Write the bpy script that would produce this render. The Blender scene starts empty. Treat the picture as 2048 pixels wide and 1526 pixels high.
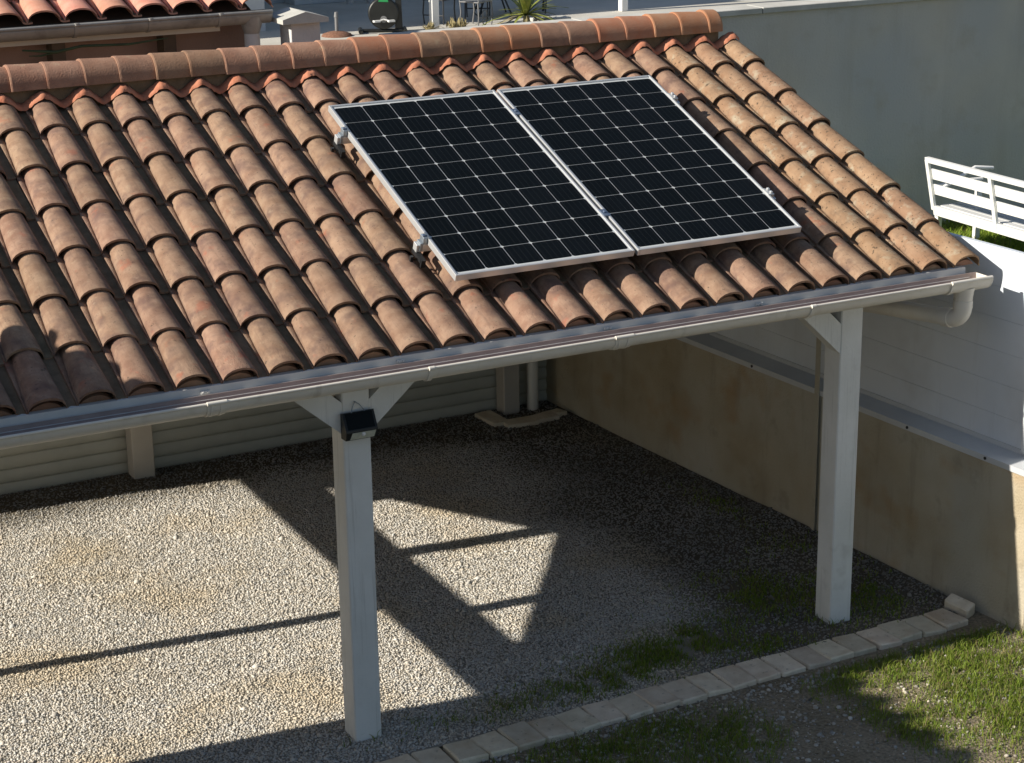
import bpy, bmesh, math, random
import numpy as np
from mathutils import Vector, Matrix

random.seed(7)
rng = np.random.default_rng(7)
scene = bpy.context.scene
COL = scene.collection

# ------------------------------------------------------------------ camera
cam_d = bpy.data.cameras.new('camera')
cam = bpy.data.objects.new('camera', cam_d)
COL.objects.link(cam)
scene.camera = cam
cam_d.sensor_width = 36.0
cam_d.lens = 3888.9 / 2048.0 * 36.0
cam_d.clip_start = 0.1
cam_d.clip_end = 900.0
_p, _y, _r = math.radians(17.5732), math.radians(27.0765), math.radians(-0.8083)
_f = Vector((math.sin(_y) * math.cos(_p), math.cos(_y) * math.cos(_p), -math.sin(_p)))
_rt = Vector((math.cos(_y), -math.sin(_y), 0))
_up = _rt.cross(_f)
_r2 = math.cos(_r) * _rt + math.sin(_r) * _up
_u2 = -math.sin(_r) * _rt + math.cos(_r) * _up
_m = Matrix((_r2, _u2, -_f)).transposed().to_4x4()
_m.translation = Vector((-3.864, -8.130, 4.550))
cam.matrix_world = _m

# ------------------------------------------------------------------ light
LDIR = Vector((1.74, -0.165, -1.0)).normalized()      # direction the sunlight travels
world = bpy.data.worlds.new('World')
scene.world = world
world.use_nodes = True
wn = world.node_tree.nodes
bg = wn['Background']
sky = wn.new('ShaderNodeTexSky')
sky.sky_type = 'NISHITA'
sky.sun_disc = False
sky.sun_elevation = math.asin(-LDIR.z)
sky.sun_rotation = math.atan2(-LDIR.x, -LDIR.y)
sky.altitude = 200
sky.air_density = 1.0
sky.dust_density = 1.0
sky.ozone_density = 1.0
world.node_tree.links.new(sky.outputs[0], bg.inputs[0])
bg.inputs[1].default_value = 0.066
sun_d = bpy.data.lights.new('sun', 'SUN')
sun_d.energy = 5.0
sun_d.angle = math.radians(0.5)
sun_d.color = (1.0, 0.93, 0.82)
sun = bpy.data.objects.new('sun', sun_d)
COL.objects.link(sun)
sun.rotation_euler = LDIR.to_track_quat('-Z', 'Y').to_euler()
sun.location = (-20, 2, 14)
scene.view_settings.view_transform = 'Standard'
scene.view_settings.look = 'None'
scene.view_settings.exposure = 0.48
scene.view_settings.gamma = 1.0
scene.view_settings.use_curve_mapping = False
scene.cycles.max_bounces = 5
scene.cycles.diffuse_bounces = 3
scene.cycles.glossy_bounces = 3
scene.cycles.transparent_max_bounces = 8
scene.cycles.caustics_reflective = False
scene.cycles.caustics_refractive = False

# ------------------------------------------------------------------ helpers
AL = math.radians(21.1667)
CA, SA = math.cos(AL), math.sin(AL)
Z0 = 2.235


def RP(x, v, n):
    """roof coordinates (along eave, up the slope, off the slope) to world"""
    return Vector((x, v * CA - n * SA, Z0 + v * SA + n * CA))


def tag(o, label=None, cat=None, group=None, kind=None):
    if label: o['label'] = label
    if cat: o['category'] = cat
    if group: o['group'] = group
    if kind: o['kind'] = kind
    return o


def empty(name, loc, label=None, cat=None, group=None):
    o = bpy.data.objects.new(name, None)
    o.empty_display_size = 0.1
    o.location = loc
    COL.objects.link(o)
    return tag(o, label, cat, group, 'thing' if label else None)


def link(name, me, parent=None):
    o = bpy.data.objects.new(name, me)
    COL.objects.link(o)
    if parent is not None:
        o.parent = parent
        if parent.type == 'EMPTY':
            o.matrix_parent_inverse = Matrix.Translation(-Vector(parent.location))
    return o


class MB:
    """collects shapes in world space and links them as one mesh"""
    def __init__(s):
        s.v = []; s.f = []; s.sm = []; s.mi = []

    def add(s, vs, fs, smooth=False, mi=0):
        b = len(s.v)
        s.v += [tuple(p) for p in vs]
        for f in fs:
            s.f.append(tuple(i + b for i in f)); s.sm.append(smooth); s.mi.append(mi)
        return s

    def box(s, x0, x1, y0, y1, z0, z1, ch=0.0, mi=0, M=None):
        if ch <= 0:
            vs = [(x, y, z) for x in (x0, x1) for y in (y0, y1) for z in (z0, z1)]
            fs = [(0, 1, 3, 2), (4, 6, 7, 5), (0, 4, 5, 1), (2, 3, 7, 6), (0, 2, 6, 4), (1, 5, 7, 3)]
        else:
            bm = bmesh.new()
            bmesh.ops.create_cube(bm, size=1.0)
            for p in bm.verts:
                p.co = Vector((x0 + (p.co.x + .5) * (x1 - x0), y0 + (p.co.y + .5) * (y1 - y0), z0 + (p.co.z + .5) * (z1 - z0)))
            bmesh.ops.bevel(bm, geom=bm.edges[:], offset=ch, segments=1, affect='EDGES')
            bm.verts.index_update()
            vs = [p.co.copy() for p in bm.verts]
            fs = [tuple(q.index for q in f.verts) for f in bm.faces]
            bm.free()
        if M is not None:
            vs = [M @ Vector(p) for p in vs]
        return s.add(vs, fs, False, mi)

    def rbox(s, x0, x1, v0, v1, n0, n1, ch=0.0, mi=0):
        """box in roof coordinates"""
        M = Matrix(((1, 0, 0, 0), (0, CA, -SA, 0), (0, SA, CA, Z0), (0, 0, 0, 1)))
        return s.box(x0, x1, v0, v1, n0, n1, ch, mi, M)

    def prism(s, pts, d, mi=0):
        """polygon pts (3D) extruded by vector d"""
        n = len(pts); d = Vector(d)
        vs = [Vector(p) for p in pts] + [Vector(p) + d for p in pts]
        fs = [tuple(range(n))[::-1], tuple(range(n, 2 * n))] + [(i, (i + 1) % n, (i + 1) % n + n, i + n) for i in range(n)]
        return s.add(vs, fs, False, mi)

    def tube(s, path, r, seg=10, caps=True, mi=0):
        path = [Vector(p) for p in path]
        rs = r if isinstance(r, (list, tuple)) else [r] * len(path)
        rings = []
        prev = None
        for i, p in enumerate(path):
            t = (path[min(i + 1, len(path) - 1)] - path[max(i - 1, 0)]).normalized()
            if prev is None:
                a = t.orthogonal().normalized()
            else:
                a = (prev - t * prev.dot(t)).normalized()
            prev = a
            b = t.cross(a)
            rings.append([p + (a * math.cos(k * 2 * math.pi / seg) + b * math.sin(k * 2 * math.pi / seg)) * rs[i] for k in range(seg)])
        vs = [q for rg in rings for q in rg]
        fs = []
        for i in range(len(path) - 1):
            for k in range(seg):
                k2 = (k + 1) % seg
                fs.append((i * seg + k, i * seg + k2, (i + 1) * seg + k2, (i + 1) * seg + k))
        s.add(vs, fs, True, mi)
        if caps:
            s.add(rings[0], [tuple(range(seg))[::-1]], False, mi)
            s.add(rings[-1], [tuple(range(seg))], False, mi)
        return s

    def sweep_x(s, prof, x0, x1, nseg=1, closed=True, mi=0, smooth=True):
        """2D profile (y,z) swept along x"""
        n = len(prof); vs = []; fs = []
        for k in range(nseg + 1):
            x = x0 + (x1 - x0) * k / nseg
            vs += [(x, p[0], p[1]) for p in prof]
        for k in range(nseg):
            for i in range(n if closed else n - 1):
                j = (i + 1) % n
                fs.append((k * n + i, k * n + j, (k + 1) * n + j, (k + 1) * n + i))
        s.add(vs, fs, smooth, mi)
        if closed:
            s.add([(x0, p[0], p[1]) for p in prof], [tuple(range(n))[::-1]], False, mi)
            s.add([(x1, p[0], p[1]) for p in prof], [tuple(range(n))], False, mi)
        return s

    def mesh(s, name, mats):
        me = bpy.data.meshes.new(name)
        me.from_pydata(s.v, [], s.f)
        if not isinstance(mats, (list, tuple)): mats = [mats]
        for m in mats: me.materials.append(m)
        me.polygons.foreach_set('use_smooth', s.sm)
        me.polygons.foreach_set('material_index', s.mi)
        bm = bmesh.new(); bm.from_mesh(me)
        bmesh.ops.recalc_face_normals(bm, faces=bm.faces[:])
        bm.to_mesh(me); bm.free()
        me.update()
        return me

    def build(s, name, mats, parent=None):
        return link(name, s.mesh(name, mats), parent)


# ------------------------------------------------------------------ materials
def mat(name, c1, c2=None, rough=0.7, scale=6.0, bump=0.0, bscale=None, metal=0.0, spec=0.5, coat=0.0,
        detail=4.0, lo=0.35, hi=0.65, extra=None, coords='Object', rand=0.0, grain=None):
    m = bpy.data.materials.new(name)
    m.use_nodes = True
    nt = m.node_tree; N = nt.nodes; L = nt.links
    b = N['Principled BSDF']
    b.inputs['Roughness'].default_value = rough
    b.inputs['Metallic'].default_value = metal
    b.inputs['Specular IOR Level'].default_value = spec
    b.inputs['Coat Weight'].default_value = coat
    tc = N.new('ShaderNodeTexCoord')
    src = tc.outputs[coords]
    if rand > 0:
        oi = N.new('ShaderNodeObjectInfo')
        ml = N.new('ShaderNodeMath'); ml.operation = 'MULTIPLY'; ml.inputs[1].default_value = 37.0
        L.new(oi.outputs['Random'], ml.inputs[0])
        ad = N.new('ShaderNodeVectorMath'); ad.operation = 'ADD'
        L.new(src, ad.inputs[0]); L.new(ml.outputs[0], ad.inputs[1])
        src = ad.outputs[0]
    out = None
    if c2 is None:
        b.inputs['Base Color'].default_value = (*c1, 1)
    else:
        nz = N.new('ShaderNodeTexNoise'); nz.inputs['Scale'].default_value = scale
        nz.inputs['Detail'].default_value = detail; nz.inputs['Roughness'].default_value = 0.6
        L.new(src, nz.inputs['Vector'])
        rp = N.new('ShaderNodeValToRGB')
        rp.color_ramp.elements[0].position = lo; rp.color_ramp.elements[1].position = hi
        rp.color_ramp.elements[0].color = (*c1, 1); rp.color_ramp.elements[1].color = (*c2, 1)
        L.new(nz.outputs['Fac'], rp.inputs['Fac'])
        out = rp.outputs[0]
    if extra:
        for (c, sc, l, h, amt) in extra:      # further blotches of a colour of their own
            nz = N.new('ShaderNodeTexNoise'); nz.inputs['Scale'].default_value = sc
            nz.inputs['Detail'].default_value = 3.0; nz.inputs['Roughness'].default_value = 0.65
            mp = N.new('ShaderNodeVectorMath'); mp.operation = 'ADD'; mp.inputs[1].default_value = (sc * 1.7, 3.1, sc)
            L.new(src, mp.inputs[0]); L.new(mp.outputs[0], nz.inputs['Vector'])
            mr = N.new('ShaderNodeMapRange'); mr.inputs[1].default_value = l; mr.inputs[2].default_value = h
            mr.inputs[3].default_value = 0; mr.inputs[4].default_value = amt
            L.new(nz.outputs['Fac'], mr.inputs[0])
            mx = N.new('ShaderNodeMix'); mx.data_type = 'RGBA'
            L.new(mr.outputs[0], mx.inputs[0])
            if out is None: mx.inputs[6].default_value = (*c1, 1)
            else: L.new(out, mx.inputs[6])
            mx.inputs[7].default_value = (*c, 1)
            out = mx.outputs[2]
    if grain:                                 # streaks stretched along one axis: wood grain, rain marks
        (c, sc3, l, h, amt) = grain
        mp = N.new('ShaderNodeMapping'); mp.inputs['Scale'].default_value = sc3
        L.new(src, mp.inputs['Vector'])
        nz = N.new('ShaderNodeTexNoise'); nz.inputs['Scale'].default_value = 1.0; nz.inputs['Detail'].default_value = 6.0; nz.inputs['Roughness'].default_value = 0.65
        L.new(mp.outputs[0], nz.inputs['Vector'])
        mr = N.new('ShaderNodeMapRange'); mr.inputs[1].default_value = l; mr.inputs[2].default_value = h; mr.inputs[3].default_value = 0; mr.inputs[4].default_value = amt
        L.new(nz.outputs['Fac'], mr.inputs[0])
        mx = N.new('ShaderNodeMix'); mx.data_type = 'RGBA'
        L.new(mr.outputs[0], mx.inputs[0]); L.new(out, mx.inputs[6]); mx.inputs[7].default_value = (*c, 1)
        out = mx.outputs[2]
    if rand > 0:
        hs = N.new('ShaderNodeHueSaturation')
        mr = N.new('ShaderNodeMapRange'); mr.inputs[3].default_value = 1 - rand; mr.inputs[4].default_value = 1 + rand
        L.new(oi.outputs['Random'], mr.inputs[0]); L.new(mr.outputs[0], hs.inputs['Value'])
        m2 = N.new('ShaderNodeMath'); m2.operation = 'MULTIPLY'; m2.inputs[1].default_value = 7.31
        fr = N.new('ShaderNodeMath'); fr.operation = 'FRACT'
        L.new(oi.outputs['Random'], m2.inputs[0]); L.new(m2.outputs[0], fr.inputs[0])
        mr2 = N.new('ShaderNodeMapRange'); mr2.inputs[3].default_value = 0.5 - rand * 0.06; mr2.inputs[4].default_value = 0.5 + rand * 0.06
        L.new(fr.outputs[0], mr2.inputs[0]); L.new(mr2.outputs[0], hs.inputs['Hue'])
        if out is not None: L.new(out, hs.inputs['Color'])
        else: hs.inputs['Color'].default_value = (*c1, 1)
        out = hs.outputs[0]
    if out is not None:
        L.new(out, b.inputs['Base Color'])
    if bump > 0:
        nb = N.new('ShaderNodeTexNoise'); nb.inputs['Scale'].default_value = bscale or scale * 8
        nb.inputs['Detail'].default_value = 3.0
        L.new(src, nb.inputs['Vector'])
        bp = N.new('ShaderNodeBump'); bp.inputs['Strength'].default_value = bump; bp.inputs['Distance'].default_value = 0.01
        L.new(nb.outputs['Fac'], bp.inputs['Height']); L.new(bp.outputs[0], b.inputs['Normal'])
    return m


M = {}
M['tile'] = mat('clay_tile', (0.238, 0.144, 0.098), (0.338, 0.226, 0.157), rough=0.92, scale=11, bump=0.4, bscale=170, spec=0.15, rand=0.10,
                extra=[((0.13, 0.083, 0.072), 8, 0.48, 0.70, 0.75), ((0.33, 0.115, 0.07), 7, 0.62, 0.71, 0.6), ((0.40, 0.31, 0.215), 18, 0.60, 0.76, 0.45),
                       ((0.055, 0.046, 0.038), 26, 0.65, 0.75, 0.75), ((0.04, 0.034, 0.03), 75, 0.65, 0.71, 0.75)],
                grain=((0.15, 0.098, 0.074), (55, 5, 20), 0.52, 0.72, 0.5))
M['tile_old'] = mat('lichen_tile', (0.255, 0.152, 0.092), (0.338, 0.222, 0.142), rough=0.92, scale=10, bump=0.35, bscale=170, spec=0.15, rand=0.08,
                    extra=[((0.42, 0.385, 0.29), 9, 0.55, 0.70, 0.7), ((0.15, 0.105, 0.075), 12, 0.54, 0.72, 0.6), ((0.045, 0.038, 0.03), 50, 0.61, 0.66, 0.8)],
                    grain=((0.17, 0.12, 0.085), (55, 5, 20), 0.52, 0.72, 0.4))
M['pan'] = mat('shaded_clay', (0.17, 0.125, 0.08), (0.25, 0.18, 0.115), rough=0.95, scale=14, bump=0.3, bscale=90, spec=0.1, rand=0.1)  # channel shadow darkened into the clay colour, along with some dirt
M['tile_red'] = mat('fresh_clay', (0.50, 0.18, 0.10), (0.58, 0.25, 0.15), rough=0.8, scale=14, bump=0.2, bscale=90, spec=0.25)
M['ridge'] = mat('ridge_clay', (0.30, 0.165, 0.105), (0.37, 0.225, 0.15), rough=0.88, scale=8, bump=0.25, bscale=110, spec=0.25, rand=0.14,
                 extra=[((0.17, 0.11, 0.08), 6, 0.52, 0.72, 0.7), ((0.45, 0.38, 0.25), 9, 0.62, 0.76, 0.4)])
M['ridge_orange'] = mat('ridge_clay_orange', (0.40, 0.175, 0.095), (0.41, 0.225, 0.14), rough=0.85, scale=8, bump=0.2, bscale=110, spec=0.25, rand=0.1)
M['pink_tile'] = mat('pink_tile', (0.50, 0.215, 0.15), (0.58, 0.30, 0.22), rough=0.85, scale=9, bump=0.2, bscale=90, spec=0.25, rand=0.1,
                     extra=[((0.30, 0.15, 0.11), 8, 0.6, 0.75, 0.5)])
M['deck'] = mat('roof_deck', (0.09, 0.065, 0.045), (0.13, 0.095, 0.065), rough=0.9, scale=5)
M['wood_white'] = mat('painted_timber', (0.70, 0.70, 0.665), (0.79, 0.79, 0.76), rough=0.65, scale=3.0, bump=0.2, bscale=60, grain=((0.40, 0.385, 0.35), (60, 60, 1.6), 0.57, 0.74, 0.55),
                      extra=[((0.42, 0.40, 0.36), 5, 0.62, 0.80, 0.5)])
M['fascia'] = mat('white_flashing', (0.60, 0.60, 0.58), (0.67, 0.66, 0.64), rough=0.85, spec=0.1, scale=4)
M['pvc'] = mat('white_gutter_plastic', (0.70, 0.66, 0.58), (0.77, 0.73, 0.65), rough=0.42, scale=3, spec=0.5, grain=((0.33, 0.29, 0.235), (14, 1.5, 2.0), 0.60, 0.80, 0.5), extra=[((0.42, 0.37, 0.30), 6, 0.60, 0.8, 0.45)])
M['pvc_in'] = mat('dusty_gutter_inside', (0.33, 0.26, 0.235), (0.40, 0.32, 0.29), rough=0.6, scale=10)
M['rubber'] = mat('dark_rubber', (0.03, 0.03, 0.03), rough=0.6)
M['alu'] = mat('anodised_aluminium', (0.66, 0.67, 0.67), (0.72, 0.73, 0.73), rough=0.38, metal=0.55, scale=3)
M['steel'] = mat('galvanised_steel', (0.27, 0.31, 0.35), (0.36, 0.40, 0.43), rough=0.4, metal=0.6, scale=20)
M['clamp'] = mat('clamp_steel', (0.16, 0.22, 0.32), (0.25, 0.30, 0.38), rough=0.4, metal=0.6, scale=20)
M['black'] = mat('black_plastic', (0.011, 0.012, 0.011), (0.018, 0.019, 0.017), rough=0.45, scale=6)
M['blackmetal'] = mat('black_metal', (0.02, 0.02, 0.021), rough=0.4, spec=0.5)
M['backsheet'] = mat('white_backsheet', (0.58, 0.60, 0.60), rough=0.5)
M['led'] = mat('led_reflector', (0.42, 0.43, 0.34), (0.56, 0.55, 0.44), rough=0.4, scale=60)
M['whitedome'] = mat('white_dome', (0.8, 0.8, 0.78), rough=0.4)
M['backwall'] = mat('grey_green_cladding', (0.42, 0.41, 0.345), (0.49, 0.475, 0.40), rough=0.55, scale=2.5, bump=0.05, bscale=40)
M['backpost'] = mat('beige_post', (0.46, 0.41, 0.345), (0.52, 0.47, 0.40), rough=0.65, scale=3, bump=0.08, bscale=50)
M['render'] = mat('ochre_render', (0.36, 0.30, 0.20), (0.45, 0.385, 0.275), rough=0.95, scale=2.3, bump=0.6, bscale=75, spec=0.1, detail=6,
                  extra=[((0.48, 0.45, 0.37), 0.9, 0.42, 0.62, 0.85), ((0.38, 0.24, 0.11), 1.9, 0.56, 0.72, 0.6), ((0.20, 0.17, 0.12), 5, 0.60, 0.78, 0.45)],
                  grain=((0.22, 0.19, 0.14), (7, 7, 0.9), 0.56, 0.76, 0.45))
M['fence'] = mat('white_fence_panel', (0.64, 0.685, 0.73), (0.71, 0.745, 0.78), rough=0.45, scale=1.5, extra=[((0.55, 0.56, 0.56), 2.2, 0.52, 0.75, 0.5)], grain=((0.48, 0.48, 0.46), (9, 9, 0.8), 0.56, 0.78, 0.4))
M['flash'] = mat('light_metal_flashing', (0.55, 0.57, 0.59), (0.62, 0.64, 0.65), rough=0.5, metal=0.1, scale=4)
M['greywall'] = mat('grey_render', (0.58, 0.535, 0.46), (0.65, 0.605, 0.52), rough=0.95, scale=1.4, bump=0.5, bscale=45, spec=0.1, detail=6,
                    extra=[((0.53, 0.53, 0.515), 0.45, 0.42, 0.62, 0.85), ((0.48, 0.43, 0.34), 2.5, 0.56, 0.75, 0.5)],
                    grain=((0.46, 0.42, 0.35), (2.5, 2.5, 0.35), 0.52, 0.74, 0.5))
M['coping'] = mat('pale_coping', (0.46, 0.45, 0.41), (0.56, 0.545, 0.50), rough=0.85, scale=4, bump=0.15, bscale=60)
M['stone'] = mat('tumbled_limestone', (0.62, 0.53, 0.39), (0.76, 0.67, 0.52), rough=0.9, scale=10, bump=0.35, bscale=60, spec=0.15, rand=0.17,
                 extra=[((0.55, 0.40, 0.25), 4, 0.52, 0.72, 0.6), ((0.16, 0.14, 0.11), 30, 0.62, 0.72, 0.5)])
M['bench'] = mat('white_lacquer', (0.80, 0.80, 0.78), (0.84, 0.84, 0.82), rough=0.45, scale=3)
M['benchseat'] = mat('grey_white_slats', (0.62, 0.62, 0.61), (0.68, 0.68, 0.67), rough=0.5, scale=3)
M['iron'] = mat('wrought_iron', (0.035, 0.035, 0.036), rough=0.5)
M['irongrey'] = mat('grey_wrought_iron', (0.20, 0.20, 0.20), rough=0.5)
M['concrete'] = mat('patio_concrete', (0.48, 0.455, 0.40), (0.56, 0.535, 0.475), rough=0.92, scale=0.9, bump=0.15, bscale=40,
                    extra=[((0.42, 0.395, 0.345), 0.35, 0.5, 0.7, 0.6)])
M['pinkwall'] = mat('pink_render', (0.30, 0.20, 0.155), (0.36, 0.25, 0.20), rough=0.92, scale=2.0, bump=0.25, bscale=70, spec=0.15)
M['zinc'] = mat('weathered_zinc', (0.26, 0.255, 0.24), (0.37, 0.36, 0.34), rough=0.55, metal=0.35, scale=4, extra=[((0.14, 0.13, 0.12), 7, 0.55, 0.75, 0.6)])
M['whitetrim'] = mat('offwhite_trim', (0.60, 0.57, 0.50), (0.68, 0.65, 0.58), rough=0.6, scale=3)
M['pillar'] = mat('grey_white_pillar', (0.50, 0.49, 0.485), (0.60, 0.59, 0.58), rough=0.9, scale=3, bump=0.2, bscale=60)
M['farwall'] = mat('pale_blue_facade', (0.52, 0.54, 0.55), (0.60, 0.62, 0.63), rough=0.9, scale=0.8)
M['housewall'] = mat('house_render', (0.55, 0.49, 0.40), (0.62, 0.56, 0.46), rough=0.92, scale=1.0)
M['glassblack'] = mat('black_solar_glass', (0.006, 0.008, 0.007), rough=0.25, spec=0.15)
M['glassdark'] = mat('window_glass', (0.03, 0.04, 0.05), rough=0.08)
M['yucca'] = mat('yucca_leaf', (0.15, 0.19, 0.03), (0.30, 0.31, 0.07), rough=0.5, scale=9, extra=[((0.34, 0.29, 0.10), 5, 0.6, 0.75, 0.6)])
M['dry'] = mat('dry_leaf', (0.24, 0.20, 0.09), (0.36, 0.30, 0.15), rough=0.7, scale=12)
M['soilred'] = mat('brown_soil', (0.16, 0.075, 0.045), (0.24, 0.12, 0.075), rough=0.95, scale=25, bump=0.5, bscale=60)
M['green'] = mat('green_sticker', (0.03, 0.32, 0.10), rough=0.4)
M['leafdark'] = mat('dark_leaf', (0.03, 0.05, 0.02), (0.05, 0.08, 0.03), rough=0.6, scale=9)
M['greyroof'] = mat('house_roof_clay', (0.40, 0.20, 0.12), (0.48, 0.28, 0.18), rough=0.85, scale=4)


def cell_material():
    m = bpy.data.materials.new('silicon_cell'); m.use_nodes = True
    nt = m.node_tree; N = nt.nodes; L = nt.links
    b = N['Principled BSDF']
    b.inputs['Roughness'].default_value = 0.5
    b.inputs['Specular IOR Level'].default_value = 0.06
    tc = N.new('ShaderNodeTexCoord'); sp = N.new('ShaderNodeSeparateXYZ'); L.new(tc.outputs['Object'], sp.inputs[0])
    mu = N.new('ShaderNodeMath'); mu.operation = 'MULTIPLY'; mu.inputs[1].default_value = 1 / 0.0311
    ad = N.new('ShaderNodeMath'); ad.operation = 'ADD'; ad.inputs[1].default_value = 50.5
    fr = N.new('ShaderNodeMath'); fr.operation = 'FRACT'
    sb = N.new('ShaderNodeMath'); sb.operation = 'SUBTRACT'; sb.inputs[1].default_value = 0.5
    ab = N.new('ShaderNodeMath'); ab.operation = 'ABSOLUTE'
    lt = N.new('ShaderNodeMath'); lt.operation = 'LESS_THAN'; lt.inputs[1].default_value = 0.028
    L.new(sp.outputs[0], mu.inputs[0]); L.new(mu.outputs[0], ad.inputs[0]); L.new(ad.outputs[0], fr.inputs[0])
    L.new(fr.outputs[0], sb.inputs[0]); L.new(sb.outputs[0], ab.inputs[0]); L.new(ab.outputs[0], lt.inputs[0])
    oi = N.new('ShaderNodeObjectInfo')
    rp = N.new('ShaderNodeValToRGB')
    rp.color_ramp.elements[0].color = (0.002, 0.0032, 0.0034, 1); rp.color_ramp.elements[1].color = (0.0035, 0.005, 0.006, 1)
    L.new(oi.outputs['Random'], rp.inputs[0])
    mx = N.new('ShaderNodeMix'); mx.data_type = 'RGBA'
    L.new(lt.outputs[0], mx.inputs[0]); L.new(rp.outputs[0], mx.inputs[6]); mx.inputs[7].default_value = (0.035, 0.038, 0.04, 1)
    L.new(mx.outputs[2], b.inputs['Base Color'])
    return m


def glass_material():
    m = bpy.data.materials.new('panel_glass'); m.use_nodes = True
    nt = m.node_tree; N = nt.nodes; L = nt.links
    N.remove(N['Principled BSDF'])
    tr = N.new('ShaderNodeBsdfTransparent'); gl = N.new('ShaderNodeBsdfGlossy'); gl.inputs['Roughness'].default_value = 0.06
    gl.inputs['Color'].default_value = (0.4, 0.4, 0.4, 1)
    lw_ = N.new('ShaderNodeLayerWeight'); lw_.inputs[0].default_value = 0.5
    pw = N.new('ShaderNodeMath'); pw.operation = 'POWER'; pw.inputs[1].default_value = 5.0
    ma = N.new('ShaderNodeMath'); ma.operation = 'MULTIPLY_ADD'; ma.inputs[1].default_value = 0.4; ma.inputs[2].default_value = 0.006
    mx = N.new('ShaderNodeMixShader')
    L.new(lw_.outputs['Facing'], pw.inputs[0]); L.new(pw.outputs[0], ma.inputs[0]); L.new(ma.outputs[0], mx.inputs[0])
    L.new(tr.outputs[0], mx.inputs[1]); L.new(gl.outputs[0], mx.inputs[2])
    L.new(mx.outputs[0], N['Material Output'].inputs[0])
    return m


M['cell'] = cell_material()
M['glass'] = glass_material()


def attr_material(name, rough=0.85, bump=0.0, tint=None, translucent=0.0):
    """colour comes from a per-stone / per-blade attribute, with broad natural patches"""
    m = bpy.data.materials.new(name); m.use_nodes = True
    nt = m.node_tree; N = nt.nodes; L = nt.links
    b = N['Principled BSDF']; b.inputs['Roughness'].default_value = rough; b.inputs['Specular IOR Level'].default_value = 0.25
    at = N.new('ShaderNodeAttribute'); at.attribute_name = 'tint'
    out = at.outputs['Color']
    if tint:
        ge = N.new('ShaderNodeNewGeometry')
        nz = N.new('ShaderNodeTexNoise'); nz.inputs['Scale'].default_value = tint[1]; nz.inputs['Detail'].default_value = 2
        L.new(ge.outputs['Position'], nz.inputs['Vector'])
        mr = N.new('ShaderNodeMapRange'); mr.inputs[1].default_value = 0.5; mr.inputs[2].default_value = 0.66; mr.inputs[4].default_value = tint[2]
        L.new(nz.outputs['Fac'], mr.inputs[0])
        mx = N.new('ShaderNodeMix'); mx.data_type = 'RGBA'; mx.blend_type = 'MULTIPLY'
        L.new(mr.outputs[0], mx.inputs[0]); L.new(out, mx.inputs[6]); mx.inputs[7].default_value = (*tint[0], 1)
        out = mx.outputs[2]
    L.new(out, b.inputs['Base Color'])
    if translucent > 0:
        t = N.new('ShaderNodeBsdfTranslucent'); L.new(out, t.inputs[0])
        ms = N.new('ShaderNodeMixShader'); ms.inputs[0].default_value = translucent
        L.new(b.outputs[0], ms.inputs[1]); L.new(t.outputs[0], ms.inputs[2]); L.new(ms.outputs[0], N['Material Output'].inputs[0])
    return m


M['pebble'] = attr_material('limestone_pebble', 0.9, tint=((0.97, 0.87, 0.70), 1.3, 0.7))
M['blade'] = attr_material('grass_blade', 0.6, translucent=0.35)


def ground_material():
    m = bpy.data.materials.new('yard_soil'); m.use_nodes = True
    nt = m.node_tree; N = nt.nodes; L = nt.links
    b = N['Principled BSDF']; b.inputs['Roughness'].default_value = 0.95; b.inputs['Specular IOR Level'].default_value = 0.1
    ge = N.new('ShaderNodeNewGeometry')
    n1 = N.new('ShaderNodeTexNoise'); n1.inputs['Scale'].default_value = 2.2; n1.inputs['Detail'].default_value = 6
    n2 = N.new('ShaderNodeTexNoise'); n2.inputs['Scale'].default_value = 55; n2.inputs['Detail'].default_value = 6
    L.new(ge.outputs['Position'], n1.inputs['Vector']); L.new(ge.outputs['Position'], n2.inputs['Vector'])
    r1 = N.new('ShaderNodeValToRGB'); r1.color_ramp.elements[0].position = 0.35; r1.color_ramp.elements[1].position = 0.65
    r1.color_ramp.elements[0].color = (0.25, 0.215, 0.155, 1); r1.color_ramp.elements[1].color = (0.37, 0.32, 0.245, 1)
    r2 = N.new('ShaderNodeValToRGB'); r2.color_ramp.elements[0].position = 0.3; r2.color_ramp.elements[1].position = 0.7
    r2.color_ramp.elements[0].color = (0.62, 0.60, 0.56, 1); r2.color_ramp.elements[1].color = (1.25, 1.22, 1.15, 1)
    L.new(n1.outputs['Fac'], r1.inputs[0]); L.new(n2.outputs['Fac'], r2.inputs[0])
    mx = N.new('ShaderNodeMix'); mx.data_type = 'RGBA'; mx.blend_type = 'MULTIPLY'; mx.inputs[0].default_value = 1
    L.new(r1.outputs[0], mx.inputs[6]); L.new(r2.outputs[0], mx.inputs[7]); L.new(mx.outputs[2], b.inputs['Base Color'])
    bp = N.new('ShaderNodeBump'); bp.inputs['Strength'].default_value = 0.9; bp.inputs['Distance'].default_value = 0.03
    L.new(n2.outputs['Fac'], bp.inputs['Height']); L.new(bp.outputs[0], b.inputs['Normal'])
    return m


M['soil'] = ground_material()

# ------------------------------------------------------------------ the setting: ground, patio
g = MB(); S = 300.0
g.add([(-S, -S, 0), (S, -S, 0), (S, S, 0), (-S, S, 0)], [(0, 1, 2, 3)])
tag(g.build('ground', M['soil']), kind='structure')

g = MB(); g.box(4.0, 40.0, 17.0, 45.0, -0.2, 0.03)
tag(g.build('patio', M['concrete']), kind='structure')

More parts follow.
